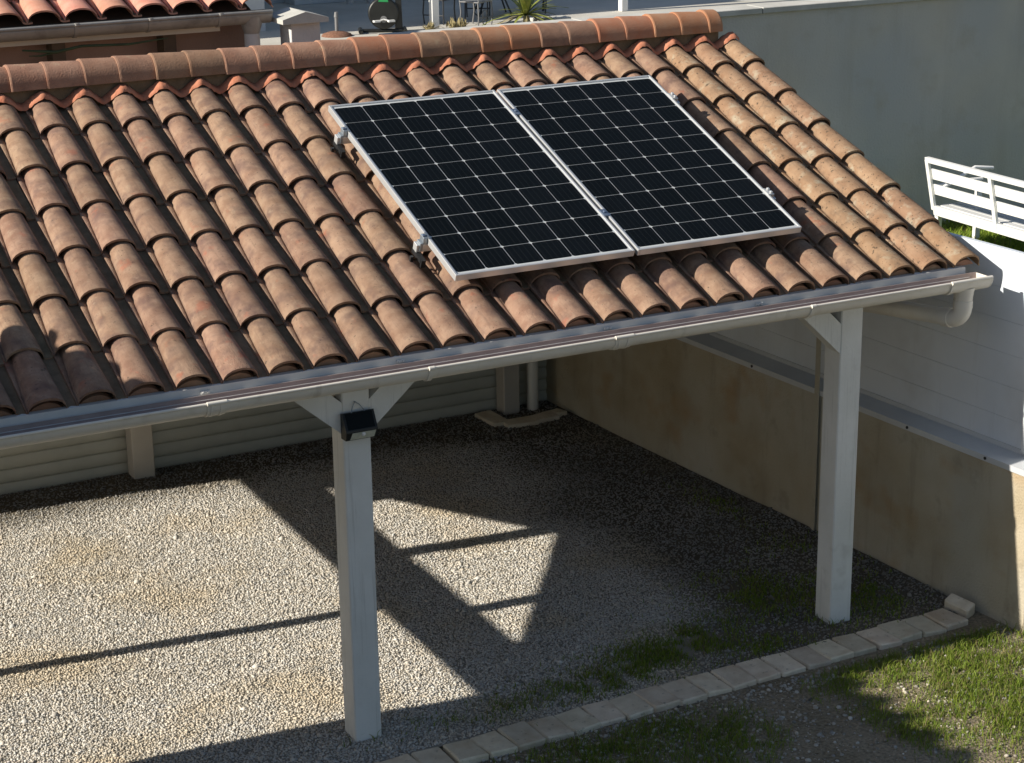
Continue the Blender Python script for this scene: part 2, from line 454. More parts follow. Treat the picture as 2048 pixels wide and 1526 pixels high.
# ------------------------------------------------------------------ house wing left of the picture (its eave shades the yard)
wing = empty('house_wing', (-7.0, -1.8, 0), 'single storey rendered house wing with clay tiled eave, left of the carport', 'house')
EX, EZ = -4.22, 3.53
g = MB(); g.box(-10.4, -4.75, -4.2, 0.40, 0, 3.45); g.build('wall', M['housewall'], wing)
ys = np.arange(-4.4, 0.46, 0.012)
prof = []
for y in ys:
    t = ((y + 4.4) % 0.215) / 0.215
    prof.append((y, 0.055 * math.sqrt(max(0.0, 1 - ((t - 0.33) / 0.33) ** 2)) if t < 0.66 else 0.0))
vs = []
for (x, z) in ((EX, EZ - 0.055), (-7.6, EZ + 1.15)):
    vs += [(x, y, z + h) for y, h in prof]
n = len(prof)
vs += [(EX, y, EZ - 0.12) for y, h in prof] + [(-7.6, y, EZ + 1.08) for y, h in prof]
fs = []
for i in range(n - 1):
    fs += [(i, i + 1, n + i + 1, n + i), (2 * n + i, 3 * n + i, 3 * n + i + 1, 2 * n + i + 1), (i, 2 * n + i, 2 * n + i + 1, i + 1)]
g = MB(); g.add(vs, fs)
g.add([(-10.6, -4.4, EZ - 0.06), (-7.6, -4.4, EZ + 1.2), (-7.6, 0.46, EZ + 1.2), (-10.6, 0.46, EZ - 0.06)], [(0, 1, 2, 3)])
g.build('roof', M['greyroof'], wing)

# ------------------------------------------------------------------ carport
carport = empty('carport', (-0.2, 2.0, 0), 'open timber carport with clay barrel tile roof and two solar panels', 'carport')
XL, XR = -3.30, 2.90
PITCH, ROWP = 0.2153, 0.3675
YR = 2.16                                   # ridge line
NB = -0.172                                 # pan level of the tiles, measured off the panel plane

# roof deck, both slopes
g = MB()
t0 = RP(0, -0.27, NB - 0.012); t1 = RP(0, 2.24, NB - 0.012)
dk = [(t0.y, t0.z), (t1.y, t1.z), (2 * YR - t0.y, t0.z), (2 * YR - t0.y, t0.z - 0.04), (t1.y + 0.01, t1.z - 0.05), (t0.y, t0.z - 0.04)]
dk[1] = (YR, t1.z + (YR - t1.y) * SA / CA); dk[4] = (YR, dk[1][1] - 0.045)
g.sweep_x(dk, XL, XR, 1, True, smooth=False)
roof = g.build('roof', M['deck'], carport)


# --- tile mesh: lip and flange, tapering barrel, pan
def tile_mesh(name, L, material, pan=True, seed=0, pitch=PITCH, hgt=0.066, lift=0.015):
    rd = random.Random(seed)
    nv = 5
    rows = []
    for j in range(nv):
        t = j / (nv - 1)
        v = L * t
        lf = 0.006 + 0.034 * t + rd.uniform(-.001, .001)       # left foot of the barrel
        rf = (0.172 - 0.014 * t) * pitch / PITCH + rd.uniform(-.001, .001)       # right foot
        h = hgt - 0.008 * t + rd.uniform(-.0012, .0012)
        base = lift * (1 - t)
        lf *= pitch / PITCH
        pts = [(0.0, 0.012), (0.003, 0.0145), (lf - 0.003, 0.007)]
        nb = 9
        for k in range(nb + 1):
            a = math.pi * (1 - k / nb)
            cx = (lf + rf) / 2
            pts.append((cx + math.cos(a) * (rf - lf) / 2, 0.004 + math.sin(a) ** 0.85 * h))
        if pan:
            pts += [(rf + 0.012, -0.002), (rf + (pitch - rf) * 0.55, -0.004), (pitch + 0.004, -0.001)]
        else:
            pts += [(rf + 0.008, -0.004)]
        rows.append([(x, v, base + z) for x, z in pts])
    n = len(rows[0]); th = 0.0125
    g = MB()
    top = [p for r in rows for p in r]
    for i in range(n - 1):
        g.add(top, [(j * n + i, j * n + i + 1, (j + 1) * n + i + 1, (j + 1) * n + i) for j in range(nv - 1)], True, 1 if i >= 12 else 0)
    f0 = rows[0]; bt = [(x + (0 if i else .0), v, z - th) for i, (x, v, z) in enumerate(f0)]
    g.add(f0 + bt, [(i, n + i, n + i + 1, i + 1) for i in range(n - 1)])
    for i in (0, n - 1):                                    # side edges
        e = [rows[0][i], rows[-1][i]]
        g.add(e + [(x, v, z - th) for x, v, z in e], [(0, 1, 3, 2)])
    be = rows[-1]
    g.add(bt + [(x, v, z - th) for x, v, z in be], [(i, i + 1, n + i + 1, n + i) for i in range(n - 1)], True)
    me = bpy.data.meshes.new(name)
    me.from_pydata(g.v, [], g.f); me.materials.append(material); me.materials.append(M['pan'])
    me.polygons.foreach_set('use_smooth', g.sm); me.polygons.foreach_set('material_index', g.mi)
    bm = bmesh.new(); bm.from_mesh(me); bmesh.ops.remove_doubles(bm, verts=[v_ for v_ in bm.verts if any(f_.smooth for f_ in v_.link_faces)], dist=0.00001); bm.to_mesh(me); bm.free()
    me.update()
    return me


variants = [tile_mesh('roof_tile', 0.425, M['tile'], True, s) for s in range(4)]
variants_o = [tile_mesh('roof_tile', 0.425, M['tile_old'], True, s + 10) for s in range(3)]
verge_v = [tile_mesh('roof_tile', 0.425, M['tile_old'], False, s + 20) for s in range(2)]
tr = random.Random(3)
for r in range(7):
    for i in range(-5, 24):
        x = -2.142 + PITCH * i
        if i == 23: me = verge_v[r % 2]
        elif i >= 21: me = tr.choice(variants_o)
        else: me = tr.choice(variants)
        o = link('roof_tile', me, roof)
        p = RP(x + tr.uniform(-.0025, .0025), -0.335 + ROWP * r + tr.uniform(-.004, .004), NB + tr.uniform(-.0015, .002))
        o.location = p
        o.rotation_euler = (AL + tr.uniform(-.008, .008), tr.uniform(-.014, .014), tr.uniform(-.011, .011))
        if r == 6: o.scale = (1, 0.84, 1)

fm = MB()
fm.prism([(0.018 + 0.142 * k / 8, 0.0, 0.002 + 0.036 * math.sin(math.pi * k / 8) ** 0.8) for k in range(9)], (0, 0.03, 0))
fme = fm.mesh('eave_filler', M['ridge'])
for i in range(-5, 24):
    o = link('eave_filler', fme, roof)
    o.location = RP(-2.142 + PITCH * i, -0.312, NB); o.rotation_euler = (AL, 0, 0)

# rear slope: the same wavy clay covering as one sheet (its tiles are not in view)
g = MB()
xs = np.arange(XL, XR, 0.0179)
pr = []
for x in xs:
    t = ((x - XL) % PITCH) / PITCH
    pr.append(0.05 * math.sin(math.pi * t / 0.66) ** 0.8 if t < 0.66 else 0.0)
n = len(xs)
yb, zb = 2 * YR + 0.34, t0.z - 0.02
vs = [(x, YR + 0.03, dk[1][1] + 0.02 + h) for x, h in zip(xs, pr)] + [(x, yb, zb + h) for x, h in zip(xs, pr)]
g.add(vs, [(i, i + 1, n + i + 1, n + i) for i in range(n - 1)], True)
g.build('rear_tile_sheet', M['tile'], roof)

# red crumpled closure under the ridge
g = MB()
xs = np.arange(-3.25, 2.955, 0.0135)
cr = random.Random(5)
A = []; B = []; C = []; D = []
for x in xs:
    t = ((x + 2.142) % PITCH)
    h = 0.066 * (0.5 - 0.5 * math.cos(2 * math.pi * (t - 0.095 + PITCH / 2) / PITCH)) ** 0.8
    h += 0.022 + cr.uniform(-.003, .003)
    jit = cr.uniform(-.006, .005)
    A.append(RP(x, 2.130 + jit, NB + h - 0.006)); B.append(RP(x, 2.142 + jit, NB + h + 0.007))
    C.append(RP(x, 2.184 + jit * .5, NB + h + 0.013)); D.append(RP(x, 2.198, NB + h - 0.035))
n = len(xs)
g.add(A + B + C + D, [(k * n + i, k * n + i + 1, (k + 1) * n + i + 1, (k + 1) * n + i) for k in range(3) for i in range(n - 1)], True)
g.build('ridge_closure', M['tile_red'], roof)


g = MB(); g.box(-3.29, 2.83, 2.085, 2.24, 2.80, 2.990); g.build('ridge_mortar', M['pan'], roof)  # bedding; its dark colour carries the shadow under the ridge


# ridge tiles
def ridge_mesh(name, L, material, seed):
    rd = random.Random(seed)
    st = [(0.0, 0.113), (0.008, 0.116), (0.020, 0.115), (0.19, 0.108), (0.1905, 0.114), (0.200, 0.1155), (L + 0.012, 0.105)]
    if L < 0.2: st = [(0.0, 0.113), (0.008, 0.116), (0.020, 0.115), (L - 0.012, 0.111), (L, 0.104)]
    seg = 14; g = MB(); rings = []
    for (x, r) in st:
        rings.append([(x, -math.cos(math.pi * k / seg) * r * 0.96, math.sin(math.pi * k / seg) * r - (0.014 if k in (0, seg) else 0)) for k in range(seg + 1)])
    n = seg + 1
    for j in range(len(st) - 1):
        g.add(rings[j] + rings[j + 1], [(i, i + 1, n + i + 1, n + i) for i in range(seg)], True)
    for rg in (rings[0], rings[-1]):
        inner = [(x, y * 0.86, z * 0.86 - 0.004) for x, y, z in rg]
        g.add(rg + inner, [(i, i + 1, n + i + 1, n + i) for i in range(seg)])
    if L < 0.2:
        g.add(rings[-1], [tuple(range(n))])
    me = bpy.data.meshes.new(name); me.from_pydata(g.v, [], g.f); me.materials.append(material)
    me.polygons.foreach_set('use_smooth', g.sm); me.update()
    return me


rms = [ridge_mesh('ridge_tile', 0.391, M['ridge'], s) for s in range(3)]
rmo = ridge_mesh('ridge_tile', 0.391, M['ridge_orange'], 9)
for k in range(-4, 11):
    me = rmo if k in (5, 7, 9, 10) else rms[k % 3]
    o = link('ridge_tile', me, roof)
    o.location = (-1.560 + 0.391 * k, YR + tr.uniform(-.003, .003), 2.977 + tr.uniform(-.002, .003))
    o.rotation_euler = (tr.uniform(-.02, .02), tr.uniform(-.006, .006), tr.uniform(-.006, .006))
o = link('ridge_tile', ridge_mesh('ridge_tile', 0.105, M['ridge_orange'], 11), roof)
o.location = (2.741, YR, 2.979)

# posts, braces, beams
PX1, PX2, PY = (-0.688, -0.549), (2.140, 2.280), -0.19
PW = 0.142


def post(x0, x1, y0, y1, z1, material):
    g = MB(); g.box(x0, x1, y0, y1, -0.02, z1, 0.006); return g.build('post', material, carport)


post(PX1[0], PX1[1], PY, PY + PW, 1.90, M['wood_white'])
post(PX2[0], PX2[1], PY, PY + PW, 1.90, M['wood_white'])
post(-3.30, -3.16, 0.16, 0.30, 1.96, M['wood_white'])
post(-0.553, -0.405, 3.93, 4.07, 1.99, M['backpost'])
post(2.235, 2.365, 3.93, 4.06, 1.99, M['backpost'])
post(-3.35, -3.21, 3.93, 4.10, 1.96, M['backpost'])
post(-3.33, -3.245, 1.50, 1.585, 1.96, M['wood_white'])


def brace(xa, za, xb, zb, w=0.118, y0=PY + 0.004, y1=PY + 0.10):
    """flat board from (xa,za) on the post to (xb,zb) under the beam; its lower edge runs through both points"""
    d = Vector((xb - xa, 0, zb - za)).normalized()
    nrm = Vector((-d.z, 0, d.x))
    if nrm.z < 0: nrm = -nrm
    top = 1.90
    pts = []
    A = Vector((xa, y0, za))
    # cut vertical at the post, horizontal at the beam
    s = (w / abs(nrm.z)) if abs(nrm.z) > 1e-3 else w
    pts = [A, A + Vector((0, 0, s)), ]
    tt = (top - (za + s)) / d.z
    pts.append(A + Vector((0, 0, s)) + d * tt)
    tt2 = (top - za) / d.z
    pts.append(A + d * tt2)
    g = MB(); g.prism(pts, (0, y1 - y0, 0)); return g.build('brace', M['wood_white'], carport)


brace(PX1[0] + .001, 1.604, PX1[0] - 0.27, 1.604 + 0.235)
brace(PX1[1] - .001, 1.598, PX1[1] + 0.265, 1.598 + 0.235)
brace(PX2[0] + .001, 1.572, PX2[0] - 0.25, 1.572 + 0.238)
g = MB(); g.box(-3.32, 2.84, PY + 0.002, PY + PW - 0.002, 1.902, 1.948, 0.004); g.build('beam', M['wood_white'], carport)
g = MB(); g.box(-3.32, 2.60, 3.99, 4.11, 1.992, 2.06, 0.004); g.build('beam', M['wood_white'], carport)
# gable truss at the left end: its tie beam, king post, struts and rafters cast the broken light on the gravel
g = MB(); g.box(-3.345, -3.265, -0.05, 4.1, 1.965, 2.20, 0.004); g.build('tie_beam', M['wood_white'], carport)
g = MB(); g.box(-3.34, -3.27, 2.16, 2.30, 2.201, 2.83); g.build('king_post', M['wood_white'], carport)
for y in (1.30, 3.20):
    g = MB(); g.box(-3.34, -3.27, y - 0.05, y + 0.05, 2.201, 2.45); g.build('strut', M['wood_white'], carport)
for sgn in (-1, 1):
    g = MB()
    za = dk[1][1] - 0.05
    e = 2.30
    pts = [(-3.345, YR, za), (-3.345, YR + sgn * e, za - e * SA / CA), (-3.345, YR + sgn * e, za - e * SA / CA - 0.05), (-3.345, YR, za - 0.05)]
    g.prism(pts, (0.08, 0, 0)); g.build('rafter', M['wood_white'], carport)

g = MB()
zr = dk[4][1]
g.prism([(2.80, YR, zr - 0.004), (2.80, YR - 2.28, zr - 0.004 - 2.28 * SA / CA), (2.80, YR + 2.0, zr - 0.004 - 2.28 * SA / CA), (2.80, YR + 2.0, zr - .004 - 2.0 * SA / CA)], (0.025, 0, 0))
g.build('gable_light_blocker', M['wood_white'], carport)  # unseen boarding added to darken the space under the roof
# fascia, gutter
g = MB(); g.box(-3.30, 2.885, -0.262, -0.240, 1.88, 1.952, 0.002)
g.sweep_x([(-0.236, 1.964), (-0.263, 1.962), (-0.2665, 1.921), (-0.305, 1.916), (-0.305, 1.919), (-0.2695, 1.924), (-0.266, 1.966), (-0.236, 1.968)], -3.30, 2.885, 1, True, smooth=False)
fascia = g.build('fascia', M['fascia'], carport)
GY, GZ, GR = -0.362, 1.935, 0.065
seg = 16
outer = [(GY - math.cos(math.pi * k / seg) * GR, GZ - math.sin(math.pi * k / seg) * GR * 1.0) for k in range(seg + 1)]
inner = [(GY - math.cos(math.pi * k / seg) * (GR - .003), GZ - math.sin(math.pi * k / seg) * (GR - .003)) for k in range(seg + 1)]
g = MB()
X0, X1 = -3.32, 2.93
n = seg + 1
g.add([(x, p[0], p[1]) for x in (X0, X1) for p in outer], [(i, i + 1, n + i + 1, n + i) for i in range(seg)], True, 0)
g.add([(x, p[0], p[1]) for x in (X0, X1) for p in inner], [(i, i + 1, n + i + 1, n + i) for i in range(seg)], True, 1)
g.box(X0, X1, GY + GR - 0.003, GY + GR, GZ, GZ + 0.004, mi=1)
g.tube([(X0, GY - GR, GZ + 0.003), (X1, GY - GR, GZ + 0.003)], 0.0075, 8)
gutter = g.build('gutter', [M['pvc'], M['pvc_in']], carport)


def gutter_band(name, x0, x1, r, ribs=0, m=None):
    g = MB()
    oo = [(GY - math.cos(math.pi * k / seg) * r, GZ - math.sin(math.pi * k / seg) * r) for k in range(seg + 1)]
    ii = [(GY - math.cos(math.pi * k / seg) * (GR + .0006), GZ - math.sin(math.pi * k / seg) * (GR + .0006)) for k in range(seg + 1)]
    g.sweep_x(oo + ii[::-1], x0, x1, 1, True, smooth=False)
    for k in range(ribs):
        x = x0 + (x1 - x0) * (k + 0.5) / ribs
        r2 = r + 0.003
        o2 = [(GY - math.cos(math.pi * j / seg) * r2, GZ - math.sin(math.pi * j / seg) * r2) for j in range(seg + 1)]
        g.sweep_x(o2 + oo[::-1], x - 0.006, x + 0.006, 1, True, smooth=False)
    g.tube([(x0 - .002, GY - r + 0.001, GZ + 0.005), (x1 + .002, GY - r + 0.001, GZ + 0.005)], 0.0105, 8)
    return g.build(name, m or M['pvc'], gutter)


gutter_band('gutter_joint', -1.405, -1.320, GR + 0.005, 2)
gutter_band('gutter_joint', 0.632, 0.727, GR + 0.005, 2)
gutter_band('gutter_joint', 2.665, 2.928, GR + 0.004, 0)
for x in (-2.45, -0.339, 1.779, 2.672):
    gutter_band('gutter_bracket', x - 0.011, x + 0.011, GR + 0.008, 0)
g = MB()
g.add([(2.9305, p[0], p[1]) for p in [(GY - math.cos(math.pi * k / seg) * (GR + .004), GZ - math.sin(math.pi * k / seg) * (GR + .004)) for k in range(seg + 1)]], [tuple(range(seg + 1))])
g.add([(2.938, p[0], p[1]) for p in [(GY - math.cos(math.pi * k / seg) * (GR + .004), GZ - math.sin(math.pi * k / seg) * (GR + .004)) for k in range(seg + 1)]], [tuple(range(seg + 1))])
g.sweep_x([(GY - math.cos(math.pi * k / seg) * (GR + .004), GZ - math.sin(math.pi * k / seg) * (GR + .004)) for k in range(seg + 1)], 2.9305, 2.938, 1, False)
g.box(2.90, 2.938, GY - GR, GY - GR + 0.012, GZ + 0.0, GZ + 0.008)
g.build('end_cap', M['pvc'], gutter)
for x in (-1.36, -0.42, 0.68, 1.56):
    g = MB(); g.box(x - 0.022, x + 0.022, -0.276, -0.2705, 1.936, 1.952, 0.002)
    for dx in (-0.011, 0.011): g.tube([(x + dx, -0.272, 1.944), (x + dx, -0.282, 1.944)], 0.005, 8)
    g.build('gutter_clip', M['fascia'], gutter)

# downpipe: outlet, elbow, run back along the fence, drop in the rear corner
g = MB()
DX = 2.800
g.tube([(DX, GY, GZ - 0.045), (DX, GY, GZ - 0.075), (DX, GY, GZ - 0.12)], [0.060, 0.054, 0.048], 18)
g.tube([(DX, GY, GZ - 0.118), (DX, GY, GZ - 0.16)], 0.052, 18)
dd = Vector((-0.19, 0.98, -0.08)).normalized()
el = []
for k in range(13):
    a = k / 12 * math.pi / 2
    el.append(Vector((DX, GY, GZ - 0.158)) + Vector((dd.x, dd.y, 0)) * 0.072 * (1 - math.cos(a)) - Vector((0, 0, 0.072 * math.sin(a))))
g.tube(el, 0.049, 20)
e1 = el[-1]
g.tube([e1 - dd * .004, e1 + dd * .05], 0.0535, 20)
g.tube([e1, e1 + dd * .2, e1 + dd * .75, (2.62, 1.4, 1.58), (2.47, 3.80, 1.46)], 0.046, 18)
g.tube([(2.47, 3.80, 1.46), (2.48, 3.93, 1.40), (2.485, 3.96, 1.28), (2.485, 3.96, -0.02)], 0.044, 14)
g.build('downpipe', M['pvc'], carport)

# ------------------------------------------------------------------ solar panels
PWD, PHT, PGAP = 0.992, 1.65, 0.020
CP, CS = 0.1592, 0.1545
ch = 0.0085
cm = MB()
h = CS / 2
oct_ = [(-h + ch, -h, 0), (h - ch, -h, 0), (h, -h + ch, 0), (h, h - ch, 0), (h - ch, h, 0), (-h + ch, h, 0), (-h, h - ch, 0), (-h, -h + ch, 0)]
cm.prism(oct_, (0, 0, 0.0015))
cell_me = cm.mesh('cell', M['cell'])
for k, lab in enumerate(('left-hand black solar panel with silver frame, nearer the carport middle',
                         'right-hand black solar panel with silver frame, nearer the roof verge')):
    x0 = k * (PWD + PGAP)
    p = empty('solar_module', RP(x0 + PWD / 2, 0, -0.035), lab, 'solar panel', 'solar panels on the carport roof')
    g = MB(); fw = 0.0125
    g.rbox(x0, x0 + fw, 0, PHT, -0.035, 0, 0.0012); g.rbox(x0 + PWD - fw, x0 + PWD, 0, PHT, -0.035, 0, 0.0012)
    g.rbox(x0 + fw, x0 + PWD - fw, 0, fw, -0.035, -0.0004, 0.0012); g.rbox(x0 + fw, x0 + PWD - fw, PHT - fw, PHT, -0.035, -0.0004, 0.0012)
    g.build('frame', M['alu'], p)
    g = MB(); g.rbox(x0 + fw - .002, x0 + PWD - fw + .002, fw - .002, PHT - fw + .002, -0.011, -0.0065); g.build('backsheet', M['backsheet'], p)
    mx_, my_ = (PWD - 5 * CP) / 2, (PHT - 9 * CP) / 2
    for j in range(10):
        for i in range(6):
            o = link('cell', cell_me, p)
            o.location = RP(x0 + mx_ + i * CP, my_ + j * CP, -0.0064)
            o.rotation_euler = (AL, 0, 0)
    g = MB(); g.rbox(x0 + fw - .001, x0 + PWD - fw + .001, fw - .001, PHT - fw + .001, -0.0042, -0.0020); g.build('glass', M['glass'], p)

for k, (v, lab) in enumerate(((1.395, 'upper aluminium mounting rail and clamps under the solar panels'), (0.350, 'lower aluminium mounting rail and clamps under the solar panels'))):
    p = empty('mounting_rail', RP(0, v, -0.09), lab, 'mounting rail', 'rails under the solar panels')
    g = MB(); g.rbox(-0.055, 2.062, v - 0.02, v + 0.02, -0.078, -0.0355, 0.002); g.build('rail', M['alu'], p)
    g = MB(); g.rbox(-0.024, -0.001, v - 0.022, v + 0.022, -0.0352, 0.003, 0.002); g.rbox(-0.001, 0.009, v - 0.028, v + 0.028, 0.0006, 0.0045)
    g.rbox(-0.040, -0.024, v - 0.026, v + 0.018, -0.070, -0.024, 0.002)
    g.build('end_clamp', M['steel'], p)
    g = MB(); g.rbox(-0.024, -0.008, v - 0.008, v + 0.008, 0.0032, 0.011, 0.002); g.build('bolt', M['clamp'], p)
    g = MB(); g.rbox(PWD - 0.007, PWD + PGAP + 0.007, v - 0.03, v + 0.03, 0.0006, 0.005, 0.001); g.rbox(PWD + 0.003, PWD + PGAP - 0.003, v - 0.028, v + 0.028, -0.035, 0.0)
    g.rbox(PWD + 0.004, PWD + 0.016, v - 0.007, v + 0.007, 0.005, 0.012, 0.002)
    g.build('mid_clamp', M['clamp'], p)
    xr = 2 * PWD + PGAP
    g = MB(); g.rbox(xr + 0.001, xr + 0.03, v - 0.03, v + 0.03, -0.0352, 0.003, 0.002); g.rbox(xr - 0.009, xr + 0.001, v - 0.03, v + 0.03, 0.0006, 0.0045)
    g.rbox(xr + 0.008, xr + 0.022, v + 0.008, v + 0.024, 0.003, 0.013, 0.002); g.rbox(xr + 0.008, xr + 0.022, v - 0.024, v - 0.008, 0.003, 0.013, 0.002)
    g.build('end_clamp', M['alu'], p)
    for hx in (-0.045, 0.72, 1.37, 2.03):
        g = MB(); g.rbox(hx - 0.014, hx + 0.014, v - 0.085, v + 0.02, -0.097, -0.0785); g.rbox(hx - 0.012, hx + 0.012, v - 0.095, v - 0.083, -0.118, -0.0785)
        g.rbox(hx - 0.05, hx - 0.035, v - 0.05, v - 0.035, -0.110, -0.0785)
        g.build('roof_hook', M['blackmetal'], p)

# ------------------------------------------------------------------ solar floodlight on the middle post
fl = empty('solar_floodlight', (-0.616, -0.22, 1.59), 'black solar floodlight with motion sensor hung on the middle post', 'floodlight')
fx0, fx1, fy = -0.698, -0.540, PY
g = MB()
sec = [(fy - 0.001, 1.708), (fy - 0.022, 1.716), (fy - 0.066, 1.640), (fy - 0.068, 1.632), (fy - 0.058, 1.592), (fy - 0.001, 1.590)]
g.prism([(fx0, a, b) for a, b in sec], (fx1 - fx0, 0, 0))
g.build('housing', M['black'], fl)
g = MB()
a, b = Vector((0, fy - 0.0245, 1.7118)), Vector((0, fy - 0.0635, 1.6440))
nn = Vector((0, -(a.z - b.z), (a.y - b.y))).normalized() * 0.0015
nn = Vector((0, -0.0014, 0.0007))
q = [Vector((fx0 + .012, 0, 0)) + a + nn, Vector((fx1 - .012, 0, 0)) + a + nn, Vector((fx1 - .012, 0, 0)) + b + nn, Vector((fx0 + .012, 0, 0)) + b + nn]
g.prism(q, nn * 0.8); g.build('solar_cell', M['glassblack'], fl)
g = MB()
c, d = Vector((0, fy - 0.0670, 1.6295)), Vector((0, fy - 0.0590, 1.5965))
nn = Vector((0, -0.0016, -0.0004))
q = [Vector((fx0 + .030, 0, 0)) + c + nn, Vector((fx1 - .010, 0, 0)) + c + nn, Vector((fx1 - .018, 0, 0)) + d + nn, Vector((fx0 + .020, 0, 0)) + d + nn]
g.prism(q, nn); g.build('led_strip', M['led'], fl)
g = MB()
bm = bmesh.new(); bmesh.ops.create_icosphere(bm, subdivisions=2, radius=0.011)
g.add([v_.co + Vector(((fx0 + fx1) / 2 + 0.006, fy - 0.066, 1.618)) for v_ in bm.verts], [tuple(q_.index for q_ in f_.verts) for f_ in bm.faces], True); bm.free()
g.build('sensor_dome', M['whitedome'], fl)
g = MB()
g.tube([(fx0 + .045, fy - .024, 1.712), (fx0 + .058, fy - .012, 1.738), (fx0 + .072, fy - .006, 1.757), (fx0 + .092, fy - .008, 1.746), (fx0 + .104, fy - .012, 1.730), (fx0 + .112, fy - .024, 1.714)], 0.0022, 6)
g.tube([(fx0 + .073, fy + .004, 1.757), (fx0 + .073, fy - .012, 1.759)], 0.004, 6)
g.build('hanging_wire', M['steel'], fl)

# ------------------------------------------------------------------ rear clad wall of the carport
rw = empty('clad_wall', (-0.4, 4.15, 0), 'grey-green horizontally ribbed wall along the back of the gravel', 'wall')
bh = 0.092
for k in range(20):
    z = k * bh
    g = MB()
    pf = [(4.125, z + 0.0006), (4.090, z + 0.0006), (4.083, z + 0.012), (4.078, z + 0.034), (4.079, z + 0.058), (4.087, z + 0.082), (4.090, z + bh - 0.0006), (4.125, z + bh - 0.0006)]
    g.sweep_x(pf, -5.3, 2.70, 1, True, smooth=True)
    g.build('board', M['backwall'], rw)

# ------------------------------------------------------------------ low rendered wall with white board fence on it
WA = math.radians(-4.02)


def wx(y): return 2.882 - (y - 1.029) * math.tan(math.radians(4.02))


WM = Matrix.Translation((2.882, 1.029, 0)) @ Matrix.Rotation(math.radians(4.02), 4, 'Z')   # local y along the wall, local +x away from the carport
lw = empty('low_wall', (wx(1.7), 1.7, 0), 'low ochre rendered wall beside the carport under the white fence', 'wall')
g = MB(); g.box(0, 0.25, -1.80, 3.20, -0.05, 0.912, 0.004, M=WM); g.build('wall', M['render'], lw)
fn = empty('board_fence', (wx(1.5), 1.5, 0.93), 'white horizontal board fence standing on the low ochre wall', 'fence')
zs = [0.942, 1.113, 1.293, 1.472, 1.655, 1.832, 2.043]
for k in range(6):
    g = MB(); g.box(0.140, 0.175, -1.80, 3.20, zs[k] + 0.0004, zs[k + 1] - 0.0004, 0.0012, M=WM); g.build('board', M['fence'], fn)
g = MB()
pf = [(-0.012, 0.895), (-0.012, 0.928), (0.132, 0.942), (0.132, 0.968), (0.1395, 0.968), (0.1395, 0.920), (-0.003, 0.915), (-0.003, 0.895)]
g.prism([WM @ Vector((a_, -1.80, b_)) for a_, b_ in pf], WM.to_3x3() @ Vector((0, 5.0, 0))); fl_ = g.build('flashing', M['flash'], fn)
for yy in (-0.83, -1.45, 0.6, 1.6):
    g = MB(); c0 = WM @ Vector((-0.012, yy, 0.913)); g.tube([c0, c0 - Vector((0.005, 0, 0))], 0.009, 10); g.build('screw', M['rubber'], fl_)
g = MB(); g.box(0.095, 0.1395, -1.64, -1.60, 0.97, 2.03, 0.002, M=WM); g.build('fence_post', M['flash'], fn)
g = MB(); g.box(-0.020, -0.0125, -0.060, -0.018, 0.0, 1.95, 0.002, M=WM); g.build('fence_post', M['render'], fn)

# ------------------------------------------------------------------ stone edging
ed = empty('stone_edging', (1.3, -0.5, 0), 'row of tumbled pale stone blocks edging the gravel', 'edging')
er = random.Random(21)


def stone_mesh(sx, sy, sz, seed):
    rd = random.Random(seed)
    bm = bmesh.new(); bmesh.ops.create_cube(bm, size=1.0)
    for v_ in bm.verts: v_.co = Vector((v_.co.x * sx + rd.uniform(-.006, .006), v_.co.y * sy + rd.uniform(-.008, .008), v_.co.z * sz + rd.uniform(-.004, .004)))
    bmesh.ops.bevel(bm, geom=bm.edges[:], offset=0.007, segments=1, affect='EDGES')
    for v_ in bm.verts: v_.co += Vector((rd.uniform(-.0016, .0016), rd.uniform(-.0016, .0016), rd.uniform(-.001, .001)))
    me = bpy.data.meshes.new('stone'); bm.to_mesh(me); bm.free()
    me.materials.append(M['stone'])
    return me


smesh = [stone_mesh(0.153, 0.205, 0.12, s) for s in range(6)]
x = -0.90
while x < 2.77:
    o = link('stone', smesh[er.randrange(6)], ed)
    yc = -0.53 + 0.028 * (x + 0.4) + er.uniform(-.006, .006)
    o.location = (x, yc, -0.032 + er.uniform(-.006, .005))
    o.rotation_euler = (er.uniform(-.03, .03), er.uniform(-.03, .03), 0.03 + er.uniform(-.04, .04))
    x += 0.1585 + er.uniform(-.003, .004)
o = link('stone_block', stone_mesh(0.075, 0.15, 0.085, 31))
o.location = (2.878, -0.39, 0.040); o.rotation_euler = (0.15, -0.35, 0.25)
tag(o, 'single tumbled stone block set higher against the low wall', 'stone')
bs = empty('stone_border', (2.3, 3.7, 0), 'pale stones laid around the foot of the rear corner post', 'edging')
for (sx, sy, x, y, r) in ((0.13, 0.30, 2.10, 3.86, 0.05), (0.24, 0.14, 2.24, 3.69, -0.05), (0.2, 0.14, 2.44, 3.70, 0.12), (0.10, 0.10, 2.58, 3.75, 0.3)):
    o = link('stone', stone_mesh(sx, sy, 0.13, er.randrange(99)), bs); o.location = (x, y, -0.022); o.rotation_euler = (0, 0, r)


# ------------------------------------------------------------------ gravel and grass (real stones and blades)
def ico():
    bm = bmesh.new(); bmesh.ops.create_icosphere(bm, subdivisions=1, radius=1.0)
    v = np.array([p.co[:] for p in bm.verts]); f = np.array([[q_.index for q_ in fc.verts] for fc in bm.faces]); bm.free()
    return v, f


ICOV, ICOF = ico()
OCTV = np.array([(1, 0, 0), (0, 1, 0), (-1, 0, 0), (0, -1, 0), (0, 0, 1), (0, 0, -1)], float)
OCTF = np.array([(0, 1, 4), (1, 2, 4), (2, 3, 4), (3, 0, 4), (1, 0, 5), (2, 1, 5), (3, 2, 5), (0, 3, 5)])


